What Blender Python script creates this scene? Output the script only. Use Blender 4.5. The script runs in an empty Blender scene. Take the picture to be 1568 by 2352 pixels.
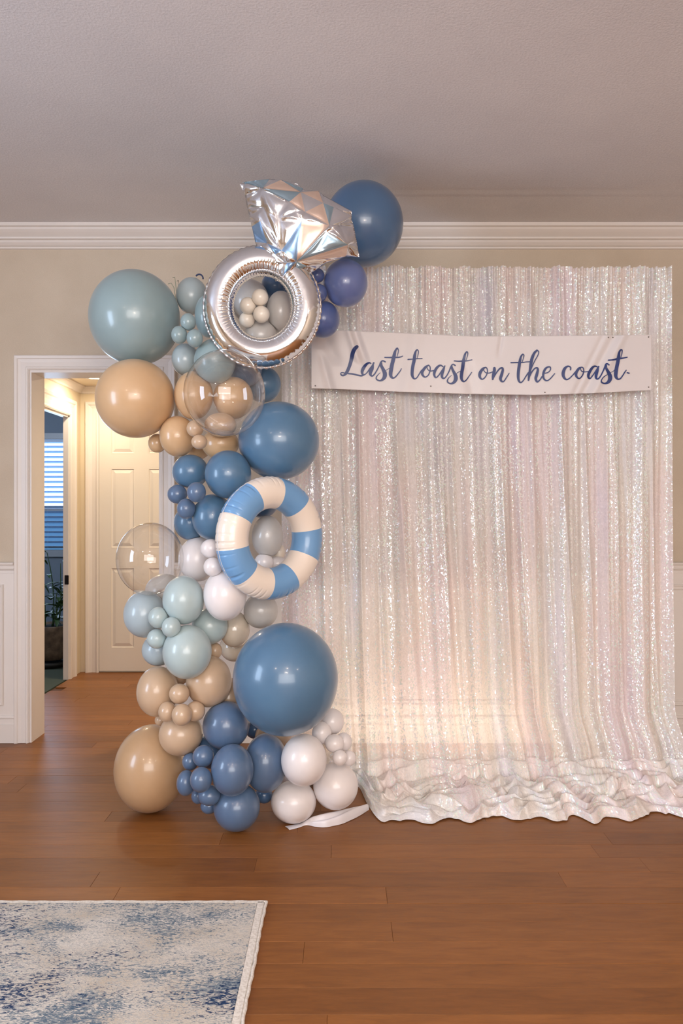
import bpy, bmesh, math, random
import numpy as np
from mathutils import Vector, Matrix, noise
from mathutils.geometry import delaunay_2d_cdt

random.seed(7)
SC = bpy.context.scene
COL = SC.collection
PI = math.pi

# ------------------------------------------------------------------ camera
FPX, CX, CY = 1764.0, 784.0, 1176.0          # focal length and centre in photo pixels
CAMY, CAMZ = -4.2, 1.26
cam = bpy.data.cameras.new('camera')
cam.sensor_fit = 'VERTICAL'
cam.sensor_height = 36.0
cam.lens = 36.0 * FPX / 2352.0
cam.clip_start = 0.05
camo = bpy.data.objects.new('camera', cam)
camo.location = (0, CAMY, CAMZ)
camo.rotation_euler = (PI / 2, 0, 0)
COL.objects.link(camo)
SC.camera = camo


def W(px, py, d):
    """world point seen at photo pixel (px,py) at distance d in front of the camera plane"""
    return Vector(((px - CX) / FPX * d, CAMY + d, CAMZ - (py - CY) / FPX * d))


# ------------------------------------------------------------------ world, lights, exposure
wd = bpy.data.worlds.new('world')
SC.world = wd
wd.use_nodes = True
wd.node_tree.nodes['Background'].inputs[0].default_value = (0.45, 0.55, 0.75, 1)
wd.node_tree.nodes['Background'].inputs[1].default_value = 0.5
SC.view_settings.view_transform = 'Standard'
SC.view_settings.look = 'None'
SC.view_settings.gamma = 1.0
SC.view_settings.use_curve_mapping = False
SC.view_settings.exposure = 0.0


def area(name, loc, rot, sx, sy, power, color):
    l = bpy.data.lights.new(name, 'AREA')
    l.shape = 'RECTANGLE'
    l.size, l.size_y = sx, sy
    l.energy = power
    l.color = color
    o = bpy.data.objects.new(name, l)
    o.location = loc
    o.rotation_euler = rot
    COL.objects.link(o)
    return o


def point(name, loc, r, power, color):
    l = bpy.data.lights.new(name, 'POINT')
    l.shadow_soft_size = r
    l.energy = power
    l.color = color
    o = bpy.data.objects.new(name, l)
    o.location = loc
    COL.objects.link(o)
    return o


WARM = (1.0, 0.80, 0.62)
NEUT = (1.0, 0.90, 0.83)
COOL = (0.62, 0.78, 1.0)
# daylight through the window of the left wall, behind and left of the camera
area('daylight_left', (-3.12, -3.1, 1.55), (0, -PI / 2, 0), 1.5, 0.9, 62, COOL)
# general room fill, added in front of the unseen rear windows
area('rear_fill', (0.5, -6.62, 1.7), (PI / 2, 0, 0), 3.4, 1.7, 140, (1.0, 0.955, 0.925))
# chandelier bulbs over the room behind the camera
for i in range(3):
    point('chandelier_bulb_light', (0.02 + 0.13 * i, -4.55, 1.98), 0.03, 15.0, WARM)
# recessed lights in the room's ceiling behind the camera
for x in (-1.5, 0.35, 2.2):
    area('downlight_room', (x, -4.9, 2.785), (0, 0, 0), 0.16, 0.16, 13, WARM)

# ------------------------------------------------------------------ helpers


def lin(c):
    c = c / 255.0
    return c / 12.92 if c <= 0.04045 else ((c + 0.055) / 1.055) ** 2.4


def rgb(r, g, b):
    return (lin(r), lin(g), lin(b), 1.0)


class NT:
    """small node-tree helper"""

    def __init__(self, name):
        self.m = bpy.data.materials.new(name)
        self.m.use_nodes = True
        self.t = self.m.node_tree
        self.p = self.t.nodes['Principled BSDF']
        self.out = self.t.nodes['Material Output']

    def n(self, typ, **kw):
        nd = self.t.nodes.new(typ)
        for k, v in kw.items():
            if k == 'inp':
                for a, b in v.items():
                    nd.inputs[a].default_value = b
            else:
                setattr(nd, k, v)
        return nd

    def l(self, a, b):
        self.t.links.new(a, b)

    def noise(self, vec, scale, detail=2.0, rough=0.5, dist=0.0):
        nd = self.n('ShaderNodeTexNoise', inp={'Scale': scale, 'Detail': detail, 'Roughness': rough, 'Distortion': dist})
        if vec is not None:
            self.l(vec, nd.inputs['Vector'])
        return nd

    def ramp(self, fac, stops, interp='LINEAR'):
        nd = self.n('ShaderNodeValToRGB')
        cr = nd.color_ramp
        cr.interpolation = interp
        while len(cr.elements) < len(stops):
            cr.elements.new(0.5)
        for e, (p, c) in zip(cr.elements, stops):
            e.position = p
            e.color = c if len(c) == 4 else (*c, 1)
        self.l(fac, nd.inputs['Fac'])
        return nd

    def mapping(self, coord, scale=(1, 1, 1), rot=(0, 0, 0), loc=(0, 0, 0)):
        tc = self.n('ShaderNodeTexCoord')
        mp = self.n('ShaderNodeMapping')
        mp.inputs['Scale'].default_value = scale
        mp.inputs['Rotation'].default_value = rot
        mp.inputs['Location'].default_value = loc
        self.l(tc.outputs[coord], mp.inputs['Vector'])
        return mp.outputs[0]

    def bump(self, h, strength, dist, normal=None):
        b = self.n('ShaderNodeBump', inp={'Strength': strength, 'Distance': dist})
        self.l(h, b.inputs['Height'])
        self.l(b.outputs[0], self.p.inputs['Normal'])
        return b

    def mix(self, fac, a, b, blend='MIX'):
        nd = self.n('ShaderNodeMix', data_type='RGBA', blend_type=blend)
        for s, v in ((0, fac), (6, a), (7, b)):
            if hasattr(v, 'node'):
                self.l(v, nd.inputs[s])
            else:
                nd.inputs[s].default_value = v
        return nd.outputs[2]

    def math(self, op, a, b=0.0, c=0.0, clamp=False):
        nd = self.n('ShaderNodeMath', operation=op, use_clamp=clamp)
        for i, v in enumerate((a, b, c)):
            if hasattr(v, 'node'):
                self.l(v, nd.inputs[i])
            else:
                nd.inputs[i].default_value = v
        return nd.outputs[0]


def plain(name, col, rough=0.5, metal=0.0, bump=None, coat=0.0, spec=0.5, coat_rough=0.05, var=0.0, emit=None):
    m = NT(name)
    p = m.p
    p.inputs['Base Color'].default_value = col
    p.inputs['Roughness'].default_value = rough
    p.inputs['Metallic'].default_value = metal
    p.inputs['Coat Weight'].default_value = coat
    p.inputs['Coat Roughness'].default_value = coat_rough
    p.inputs['Specular IOR Level'].default_value = spec
    vec = m.mapping('Object')
    if var:
        nz = m.noise(vec, 3.0, 3)
        dark = tuple(c * (1 - var) for c in col[:3]) + (1,)
        lite = tuple(min(1, c * (1 + var)) for c in col[:3]) + (1,)
        r = m.ramp(nz.outputs[0], [(0.3, dark), (0.7, lite)])
        m.l(r.outputs[0], p.inputs['Base Color'])
    if bump:
        nz = m.noise(vec, bump[0], 2)
        m.bump(nz.outputs[0], bump[1], bump[2])
    if emit:
        p.inputs['Emission Color'].default_value = emit[0]
        p.inputs['Emission Strength'].default_value = emit[1]
    return m.m


def link(name, me, mats, parent=None, smooth=False):
    if isinstance(me, bmesh.types.BMesh):
        bm = me
        me = bpy.data.meshes.new(name)
        bm.to_mesh(me)
        bm.free()
    if mats is not None:
        for m in (mats if isinstance(mats, (list, tuple)) else [mats]):
            me.materials.append(m)
    if smooth:
        me.shade_smooth()
    o = bpy.data.objects.new(name, me)
    COL.objects.link(o)
    if parent is not None:
        o.parent = parent
        o.matrix_parent_inverse = parent.matrix_world.inverted() if parent.type != 'EMPTY' else Matrix.Translation(-parent.location)
    return o


def struct(name, me, mats, smooth=False):
    o = link(name, me, mats, None, smooth)
    o['kind'] = 'structure'
    return o


def tag(o, label, cat, group=None, kind=None):
    o['label'] = label
    o['category'] = cat
    if group:
        o['group'] = group
    if kind:
        o['kind'] = kind
    return o


def empty(name, loc):
    o = bpy.data.objects.new(name, None)
    o.location = loc
    o.empty_display_size = 0.1
    COL.objects.link(o)
    return o


def grid_mesh(name, P, wrap_u=False, wrap_v=False, uv=None):
    """P: array (nv, nu, 3) -> quad mesh"""
    nv, nu, _ = P.shape
    me = bpy.data.meshes.new(name)
    idx = np.arange(nv * nu).reshape(nv, nu)
    a = idx if wrap_v else idx[:-1]
    b = np.roll(idx, -1, 0) if wrap_v else idx[1:]
    if wrap_u:
        a2, b2 = np.roll(a, -1, 1), np.roll(b, -1, 1)
    else:
        a2, b2 = a[:, 1:], b[:, 1:]
        a, b = a[:, :-1], b[:, :-1]
    F = np.stack([a, a2, b2, b], -1).reshape(-1, 4)
    me.vertices.add(nv * nu)
    me.vertices.foreach_set('co', P.reshape(-1).astype(np.float32))
    me.loops.add(F.size)
    me.loops.foreach_set('vertex_index', F.reshape(-1).astype(np.int32))
    me.polygons.add(len(F))
    me.polygons.foreach_set('loop_start', (np.arange(len(F)) * 4).astype(np.int32))
    if uv is not None:
        l = me.uv_layers.new(name='UVMap')
        l.data.foreach_set('uv', uv.reshape(-1, 2)[F.reshape(-1)].reshape(-1).astype(np.float32))
    me.update(calc_edges=True)
    me.validate()
    return me


def box(bm, x0, x1, y0, y1, z0, z1, bev=0.0):
    vs = [bm.verts.new((x, y, z)) for z in (z0, z1) for y in (y0, y1) for x in (x0, x1)]
    fs = [(0, 2, 3, 1), (4, 5, 7, 6), (0, 1, 5, 4), (2, 6, 7, 3), (0, 4, 6, 2), (1, 3, 7, 5)]
    faces = [bm.faces.new([vs[i] for i in f]) for f in fs]
    if bev:
        es = list({e for f in faces for e in f.edges})
        bmesh.ops.bevel(bm, geom=es, offset=bev, segments=2, affect='EDGES')
    return bm


def boxo(name, x0, x1, y0, y1, z0, z1, mat, parent=None, bev=0.0):
    return link(name, box(bmesh.new(), x0, x1, y0, y1, z0, z1, bev), mat, parent)


def tube(bm, pts, r, seg=8, cap=True):
    """round tube along pts; r may be a list"""
    pts = [Vector(p) for p in pts]
    n = len(pts)
    rs = r if isinstance(r, (list, tuple)) else [r] * n
    up = Vector((0, 0, 1))
    rings = []
    for i, p in enumerate(pts):
        t = (pts[min(i + 1, n - 1)] - pts[max(i - 1, 0)]).normalized()
        a = t.cross(up)
        if a.length < 1e-3:
            a = t.cross(Vector((1, 0, 0)))
        a.normalize()
        b = t.cross(a)
        rings.append([bm.verts.new(p + rs[i] * (math.cos(2 * PI * k / seg) * a + math.sin(2 * PI * k / seg) * b)) for k in range(seg)])
    for i in range(n - 1):
        for k in range(seg):
            bm.faces.new([rings[i][k], rings[i][(k + 1) % seg], rings[i + 1][(k + 1) % seg], rings[i + 1][k]])
    if cap:
        bm.faces.new(rings[0][::-1])
        bm.faces.new(rings[-1])
    return bm


def lathe(bm, prof, cx=0, cy=0, seg=32):
    rings = []
    for r, z in prof:
        rings.append([bm.verts.new((cx + r * math.cos(2 * PI * k / seg), cy + r * math.sin(2 * PI * k / seg), z)) for k in range(seg)])
    for i in range(len(prof) - 1):
        for k in range(seg):
            bm.faces.new([rings[i][k], rings[i][(k + 1) % seg], rings[i + 1][(k + 1) % seg], rings[i + 1][k]])
    bm.faces.new(rings[0][::-1])
    bm.faces.new(rings[-1])
    return bm


def sweep(path, prof, closed=False, frame=None):
    """mitred moulding: path = 2D points (a,b) in a plane, prof = (offset to the left of travel, protrusion).
    frame(a, b, protrusion) -> world point"""
    bm = bmesh.new()
    n = len(path)
    P = [Vector(p) for p in path]
    rings = []
    for i in range(n):
        if closed or 0 < i < n - 1:
            d0 = (P[i] - P[i - 1]).normalized()
            d1 = (P[(i + 1) % n] - P[i]).normalized()
            n0 = Vector((-d0.y, d0.x))
            n1 = Vector((-d1.y, d1.x))
            m = (n0 + n1)
            m = m / m.dot(n0)
        else:
            d = (P[1] - P[0]).normalized() if i == 0 else (P[-1] - P[-2]).normalized()
            m = Vector((-d.y, d.x))
        rings.append([bm.verts.new(frame(P[i].x + m.x * o, P[i].y + m.y * o, h)) for o, h in prof])
    k = len(prof)
    for i in range(n if closed else n - 1):
        a, b = rings[i], rings[(i + 1) % n]
        for j in range(k - 1):
            bm.faces.new([a[j], a[j + 1], b[j + 1], b[j]])
    if not closed:
        bm.faces.new(rings[0])
        bm.faces.new(rings[-1][::-1])
    bmesh.ops.recalc_face_normals(bm, faces=bm.faces)
    return bm


# ------------------------------------------------------------------ setting materials
def wall_mat(name, c1, c2, scale=3.0, grain=260, gs=0.25, gd=0.0015):
    m = NT(name)
    v = m.mapping('Object')
    big = m.noise(v, scale, 4, 0.6)
    r = m.ramp(big.outputs[0], [(0.3, c1), (0.7, c2)])
    fine = m.noise(v, grain, 2, 0.6)
    fr = m.ramp(fine.outputs[0], [(0.3, (0.93, 0.93, 0.93, 1)), (0.7, (1.05, 1.05, 1.05, 1))])
    m.l(m.mix(1.0, r.outputs[0], fr.outputs[0], 'MULTIPLY'), m.p.inputs['Base Color'])
    m.p.inputs['Roughness'].default_value = 0.75
    m.bump(fine.outputs[0], gs, gd)
    return m.m


M_WALL = wall_mat('wall_paint', rgb(196, 181, 162), rgb(206, 192, 174))
M_CEIL = wall_mat('ceiling_texture', rgb(212, 208, 210), rgb(222, 218, 219), 1.5, 120, 0.5, 0.003)
M_WHITE = plain('white_trim_paint', rgb(226, 219, 214), 0.38, var=0.02)
M_HALLWALL = plain('hall_wall_paint', rgb(222, 208, 184), 0.6)
M_DOOR = plain('white_door_paint', rgb(226, 218, 208), 0.35)
M_BLUEWALL = plain('blue_grey_wall_paint', rgb(120, 132, 146), 0.7)
M_DARK = plain('dark_bronze', rgb(38, 28, 24), 0.4, 0.6)
M_CARPET = plain('green_grey_carpet', rgb(66, 74, 62), 0.95, bump=(300, 0.6, 0.004))


def floor_mat(name, base_pair, use_random=True):
    m = NT(name)
    tc = m.n('ShaderNodeTexCoord')
    oi = m.n('ShaderNodeObjectInfo')
    mp = m.n('ShaderNodeMapping')
    mp.inputs['Scale'].default_value = (2.6, 17, 1)
    cb = m.n('ShaderNodeCombineXYZ')
    m.l(m.math('MULTIPLY', oi.outputs['Random'], 37.0), cb.inputs[0])
    m.l(m.math('MULTIPLY', oi.outputs['Random'], 11.0), cb.inputs[2])
    m.l(tc.outputs['Object'], mp.inputs['Vector'])
    m.l(cb.outputs[0], mp.inputs['Location'])
    g = m.noise(mp.outputs[0], 2.2, 6, 0.65, 0.6)
    fine = m.noise(mp.outputs[0], 11, 4, 0.7, 0.3)
    c = m.ramp(g.outputs[0], [(0.28, base_pair[0]), (0.5, base_pair[1]), (0.75, base_pair[2])])
    fr = m.ramp(fine.outputs[0], [(0.3, (0.90, 0.89, 0.88, 1)), (0.65, (1.04, 1.04, 1.04, 1))])
    col = m.mix(1.0, c.outputs[0], fr.outputs[0], 'MULTIPLY')
    tone = m.ramp(oi.outputs['Random'], [(0.0, (0.76, 0.73, 0.71, 1)), (0.25, (0.93, 0.92, 0.91, 1)), (0.75, (1.02, 1.01, 1.0, 1)), (1.0, (1.10, 1.09, 1.06, 1))])
    col = m.mix(1.0, col, tone.outputs[0], 'MULTIPLY')
    m.l(col, m.p.inputs['Base Color'])
    rr = m.ramp(fine.outputs[0], [(0.2, (0.34, 0.34, 0.34, 1)), (0.8, (0.48, 0.48, 0.48, 1))])
    m.l(rr.outputs[0], m.p.inputs['Roughness'])
    m.p.inputs['Specular IOR Level'].default_value = 0.32
    m.bump(fine.outputs[0], 0.12, 0.001)
    return m.m


M_FLOOR = floor_mat('oak_plank', [rgb(124, 77, 38), rgb(138, 87, 42), rgb(150, 96, 49)])
M_SUB = plain('subfloor_dark', rgb(96, 62, 38), 0.7)

# ------------------------------------------------------------------ room shell
RX0, RX1, RY0, CEILZ = -3.2, 3.2, -6.7, 2.80
OX0, OX1, OZ = -1.705, -0.985, 2.036        # opening in the front wall
WT = 0.17

fl = struct('floor', box(bmesh.new(), RX0 - 0.1, RX1 + 0.1, RY0 - 0.1, 2.02, -0.08, -0.012), M_SUB)
struct('ceiling', box(bmesh.new(), RX0 - 0.1, RX1 + 0.1, RY0 - 0.1, WT, CEILZ, CEILZ + 0.08), M_CEIL)
bm = bmesh.new()
box(bm, RX0 - 0.1, OX0, 0, WT, -0.02, CEILZ)
box(bm, OX1, RX1 + 0.1, 0, WT, -0.02, CEILZ)
box(bm, OX0, OX1, 0, WT, OZ, CEILZ)
wall_front = struct('wall_front', bm, M_WALL)


def wall_with_hole(name, axis, pos, thick, a0, a1, z0, z1, h0, h1, hz0, hz1, mat):
    bm = bmesh.new()
    for (b0, b1, c0, c1) in ((a0, h0, z0, z1), (h1, a1, z0, z1), (h0, h1, z0, hz0), (h0, h1, hz1, z1)):
        if axis == 'x':
            box(bm, min(pos, pos + thick), max(pos, pos + thick), b0, b1, c0, c1)
        else:
            box(bm, b0, b1, min(pos, pos + thick), max(pos, pos + thick), c0, c1)
    return struct(name, bm, mat)


wall_with_hole('wall_left', 'x', RX0, -0.1, RY0 - 0.1, 0, -0.02, CEILZ, -3.6, -2.6, 0.8, 2.3, M_WALL)
wall_with_hole('wall_rear', 'y', RY0, -0.1, RX0 - 0.1, RX1 + 0.1, -0.02, CEILZ, -1.2, 2.2, 0.85, 2.55, M_WALL)
struct('wall_right', box(bmesh.new(), RX1, RX1 + 0.1, RY0 - 0.1, 0, -0.02, CEILZ), M_WALL)


def flat_frame(x, y, z):
    return None


# windows of the room (behind the camera): frames and muntins
bm = bmesh.new()
for yy in (-3.6, -3.13, -2.64):
    box(bm, RX0 + 0.0, RX0 + 0.04, yy, yy + 0.05, 0.8, 2.3)
for zz in (0.76, 1.53, 2.28):
    box(bm, RX0 + 0.0, RX0 + 0.045, -3.65, -2.55, zz, zz + 0.05)
struct('window_1', bm, M_WHITE)
bm = bmesh.new()
for xx in (-1.25, -0.1, 1.05, 2.18):
    box(bm, xx, xx + 0.06, RY0, RY0 + 0.05, 0.85, 2.55)
for zz in (0.8, 1.68, 2.52):
    box(bm, -1.25, 2.24, RY0, RY0 + 0.055, zz, zz + 0.05)
struct('window_2', bm, M_WHITE)

# --- crown moulding on the front wall, continued round the room
crown = [(0.0, 0.120), (0.0175, 0.120), (0.020, 0.106), (0.030, 0.100), (0.040, 0.088), (0.050, 0.073), (0.0565, 0.062),
         (0.060, 0.066), (0.067, 0.064), (0.0685, 0.046), (0.073, 0.048), (0.080, 0.044), (0.090, 0.032), (0.0935, 0.026), (0.095, 0.016), (0.104, 0.016), (0.107, 0.0)]


def wall_strip(name, x0, x1, ztop, prof, mat, yb=0.0, parent=None):
    """prof: list of (drop below ztop, projection from wall)"""
    bm = bmesh.new()
    rings = []
    for x in (x0, x1):
        rings.append([bm.verts.new((x, yb - p, ztop - dz)) for dz, p in [(0, 0)] + prof + [(prof[-1][0], 0)]])
    k = len(rings[0])
    for j in range(k):
        bm.faces.new([rings[0][j], rings[0][(j + 1) % k], rings[1][(j + 1) % k], rings[1][j]])
    bm.faces.new(rings[0])
    bm.faces.new(rings[1][::-1])
    bmesh.ops.recalc_face_normals(bm, faces=bm.faces)
    if parent is None:
        return struct(name, bm, mat)
    return link(name, bm, mat, parent)


wall_strip('trim_1', RX0, RX1, CEILZ, crown, M_WHITE)


def side_strip(name, x, sgn, ztop, prof, mat):
    bm = bmesh.new()
    rings = []
    for y in (RY0, 0.0 - prof[0][1]):
        rings.append([bm.verts.new((x + sgn * p, y, ztop - dz)) for dz, p in [(0, 0)] + prof + [(prof[-1][0], 0)]])
    k = len(rings[0])
    for j in range(k):
        bm.faces.new([rings[0][j], rings[0][(j + 1) % k], rings[1][(j + 1) % k], rings[1][j]])
    bmesh.ops.recalc_face_normals(bm, faces=bm.faces)
    return struct(name, bm, mat)


side_strip('trim_2', RX0, 1, CEILZ, crown, M_WHITE)
side_strip('trim_3', RX1, -1, CEILZ, crown, M_WHITE)

# --- wainscot: white board, chair rail, panel mouldings, baseboard
CASL, CASR = OX0 - 0.078, OX1 + 0.078       # outer edges of the casing
rail = [(0.0, 0.030), (0.006, 0.034), (0.012, 0.032), (0.016, 0.022), (0.028, 0.020), (0.034, 0.026), (0.040, 0.022), (0.043, 0.010), (0.060, 0.010), (0.0605, 0.006)]
base = [(0.0, 0.012), (0.006, 0.018), (0.014, 0.019), (0.018, 0.013), (0.046, 0.013), (0.049, 0.020), (0.148, 0.020), (0.149, 0.02)]
for k, (x0, x1) in enumerate(((RX0, CASL), (CASR, RX1))):
    struct('wall_front_wainscot' if k == 0 else 'wall_front_wainscot.001', box(bmesh.new(), x0, x1, -0.006, 0.0, 0.0, 0.985), M_WHITE)
    wall_strip('trim_%d' % (4 + k), x0, x1, 0.985, rail, M_WHITE)
    wall_strip('baseboard_%s' % ('left', 'right')[k], x0, x1, 0.150, base, M_WHITE)
pm = [(0.0, 0.006), (0.0, 0.014), (0.004, 0.018), (0.010, 0.017), (0.014, 0.012), (0.022, 0.012), (0.026, 0.015), (0.030, 0.012), (0.030, 0.006)]


def panel_frame(x0, x1, z0, z1, parent):
    bm = sweep([(x0, z0), (x1, z0), (x1, z1), (x0, z1)], pm, True, lambda a, b, h: (a, -h, b))
    return link('panel_moulding', bm, M_WHITE, parent)


wr = bpy.data.objects['wall_front_wainscot']
wr2 = bpy.data.objects['wall_front_wainscot.001']
for a, b in ((-1.845 - 1.2, -1.845 - 0.0),):
    panel_frame(a, b, 0.205, 0.865, wr)
for i in range(4):
    panel_frame(-0.80 + i * 1.0, -0.80 + i * 1.0 + 0.88, 0.205, 0.865, wr2)

# --- door casing round the opening and the jamb lining
casp = [(0.0, 0.0), (0.0, 0.014), (0.006, 0.019), (0.012, 0.019), (0.017, 0.013), (0.040, 0.012), (0.056, 0.016), (0.062, 0.022), (0.074, 0.024), (0.078, 0.020), (0.078, 0.0)]
bm = sweep([(OX1, -0.0), (OX1, OZ), (OX0, OZ), (OX0, -0.0)], [(-o, h) for o, h in casp], False, lambda a, b, h: (a, -h, b))
struct('trim_6', bm, M_WHITE)
bm = bmesh.new()
box(bm, OX0 - 0.004, OX0 + 0.012, -0.004, WT + 0.01, 0.0, OZ + 0.0)
box(bm, OX1 - 0.012, OX1 + 0.004, -0.004, WT + 0.01, 0.0, OZ)
box(bm, OX0 + 0.012, OX1 - 0.012, -0.004, WT + 0.01, OZ - 0.014, OZ + 0.002)
struct('trim_7', bm, M_WHITE)

# ------------------------------------------------------------------ hallway behind the opening
HY = 1.85                                  # hall back wall
HLX = -2.055                               # hall left wall
HC = 2.245                                 # hall ceiling
SY0, SY1, SZ = 0.55, 1.585, 1.985
HT = 0.032           # doorway in the hall's left wall
bm = bmesh.new()
box(bm, HLX - HT, HLX, WT, SY0, -0.02, HC + 0.1)
box(bm, HLX - HT, HLX, SY1, HY, -0.02, HC + 0.1)
box(bm, HLX - HT, HLX, SY0, SY1, SZ, HC + 0.1)
struct('wall_hall_left', bm, M_HALLWALL)
struct('wall_hall_back', box(bmesh.new(), HLX - 0.11, 0.6, HY, HY + 0.12, -0.02, HC + 0.1), M_HALLWALL)
struct('wall_hall_right', box(bmesh.new(), 0.6, 0.7, WT, HY + 0.12, -0.02, HC + 0.1), M_HALLWALL)
struct('ceiling_hall', box(bmesh.new(), HLX - 0.11, 0.7, WT, HY + 0.12, HC, HC + 0.08), M_HALLWALL)
# hall crown
hcr = [(0.0, 0.055), (0.010, 0.055), (0.014, 0.045), (0.030, 0.030), (0.040, 0.018), (0.052, 0.014), (0.056, 0.0)]
wall_strip('trim_8', HLX, 0.6, HC, hcr, M_WHITE, yb=HY)
bm = bmesh.new()
rings = []
for y in (WT, HY - 0.0):
    rings.append([bm.verts.new((HLX + p, y, HC - dz)) for dz, p in [(0, 0)] + hcr])
for j in range(len(rings[0]) - 1):
    bm.faces.new([rings[0][j], rings[0][j + 1], rings[1][j + 1], rings[1][j]])
bmesh.ops.recalc_face_normals(bm, faces=bm.faces)
struct('trim_9', bm, M_WHITE)
# casing round the side doorway (on the hall side) and its lining
casw = [(o * 1.6, h) for o, h in casp]
bm = sweep([(SY0, 0.0), (SY0, SZ), (SY1, SZ), (SY1, 0.0)], casw, False, lambda a, b, h: (HLX + h, a, b))
struct('trim_10', bm, M_WHITE)
bm = bmesh.new()
box(bm, HLX - HT - 0.004, HLX + 0.004, SY1 - 0.014, SY1 + 0.003, 0.0, SZ)
box(bm, HLX - HT - 0.004, HLX + 0.004, SY0 - 0.003, SY0 + 0.014, 0.0, SZ)
box(bm, HLX - HT - 0.004, HLX + 0.004, SY0, SY1, SZ - 0.014, SZ + 0.003)
tr11 = struct('trim_11', bm, M_WHITE)
sp = boxo('strike_plate', HLX - 0.024, HLX + 0.007, SY1 - 0.018, SY1 - 0.0135, 0.715, 0.785, M_DARK, tr11, 0.002)

# six-panel door on the hall's back wall
DX0, DX1, DZ = -1.905, -1.235, 2.02
door = struct('door_1', box(bmesh.new(), DX0 + 0.003, DX1 - 0.003, HY - 0.012, HY - 0.002, 0.012, DZ - 0.004), M_DOOR)


def panel_bm(x0, x1, z0, z1):
    bm = bmesh.new()
    y0 = HY - 0.012
    prof = [(0.0, 0.0), (0.0, 0.008), (0.006, 0.009), (0.012, 0.002), (0.016, 0.001), (0.040, 0.009)]
    rings = []
    for o, h in prof:
        rings.append([bm.verts.new(p) for p in ((x0 + o, y0 - h, z0 + o), (x1 - o, y0 - h, z0 + o), (x1 - o, y0 - h, z1 - o), (x0 + o, y0 - h, z1 - o))])
    for a, b in zip(rings[:-1], rings[1:]):
        for k in range(4):
            bm.faces.new([a[k], a[(k + 1) % 4], b[(k + 1) % 4], b[k]])
    bm.faces.new(rings[-1])
    bmesh.ops.recalc_face_normals(bm, faces=bm.faces)
    return bm


# stiles and rails stand proud, panels sit between them
cols = ((DX0 + 0.093, DX0 + 0.283), (DX1 - 0.283, DX1 - 0.093))
rows = ((0.19, 0.825), (0.975, 1.605), (1.715, 1.93))
bm = bmesh.new()
yf0, yf1 = HY - 0.021, HY - 0.012
xs = [DX0 + 0.003, cols[0][0], cols[0][1], cols[1][0], cols[1][1], DX1 - 0.003]
for a, b in ((xs[0], xs[1]), (xs[2], xs[3]), (xs[4], xs[5])):
    box(bm, a, b, yf0, yf1, 0.012, DZ - 0.004)
zs = [0.012, rows[0][0], rows[0][1], rows[1][0], rows[1][1], rows[2][0], rows[2][1], DZ - 0.004]
for a, b in ((zs[0], zs[1]), (zs[2], zs[3]), (zs[4], zs[5]), (zs[6], zs[7])):
    for c, d in cols:
        box(bm, c, d, yf0, yf1, a, b)
link('door_frame', bm, M_DOOR, door)
for c, d in cols:
    for a, b in rows:
        link('door_panel', panel_bm(c, d, a, b), M_DOOR, door)
bm = bmesh.new()
tube(bm, [(DX1 - 0.06, HY - 0.021, 0.95), (DX1 - 0.06, HY - 0.055, 0.95)], 0.008, 10)
bmesh.ops.create_uvsphere(bm, u_segments=16, v_segments=10, radius=0.027, matrix=Matrix.Translation((DX1 - 0.06, HY - 0.07, 0.95)))
link('door_knob', bm, M_DARK, door, True)
bm = sweep([(DX1, 0.0), (DX1, DZ), (DX0, DZ), (DX0, 0.0)], [(-o * 1.35, h * 1.3) for o, h in casp], False, lambda a, b, h: (a, HY - h, b))
struct('trim_12', bm, M_WHITE)
wall_strip('baseboard_hall', DX1 + 0.11, 0.6, 0.12, [(0, 0.012), (0.02, 0.014), (0.12, 0.014)], M_WHITE, yb=HY)

# recessed hall light
M_LAMP = plain('lamp_lens', rgb(255, 240, 210), 0.4, emit=((1.0, 0.86, 0.62, 1), 14))
lt = empty('recessed_light', (-1.80, 1.40, HC))
tag(lt, 'round recessed ceiling light glowing in the hallway beyond the doorway', 'ceiling light')
link('trim_ring', lathe(bmesh.new(), [(0.085, HC - 0.001), (0.085, HC - 0.006), (0.070, HC - 0.008), (0.066, HC - 0.001)], -1.80, 1.40), M_WHITE, lt, True)
link('lens', lathe(bmesh.new(), [(0.066, HC - 0.001), (0.066, HC - 0.004), (0.001, HC - 0.006)], -1.80, 1.40), M_LAMP, lt, True)
area('hall_light', (-1.80, 1.40, HC - 0.015), (0, 0, 0), 0.12, 0.12, 7.5, (1.0, 0.82, 0.58))
area('hall_fill_right', (-0.45, 1.0, HC - 0.015), (0, 0, 0), 0.12, 0.12, 24, (1.0, 0.82, 0.58))  # unseen extra light, added to brighten the hall as a whole

area('side_room_daylight', (-3.05, 3.70, 1.5), (-PI / 2, 0, 0), 0.9, 1.0, 14, (0.62, 0.80, 1.0))
point('side_room_fill', (-3.5, 1.6, 2.1), 0.12, 60, (0.80, 0.88, 1.0))
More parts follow.
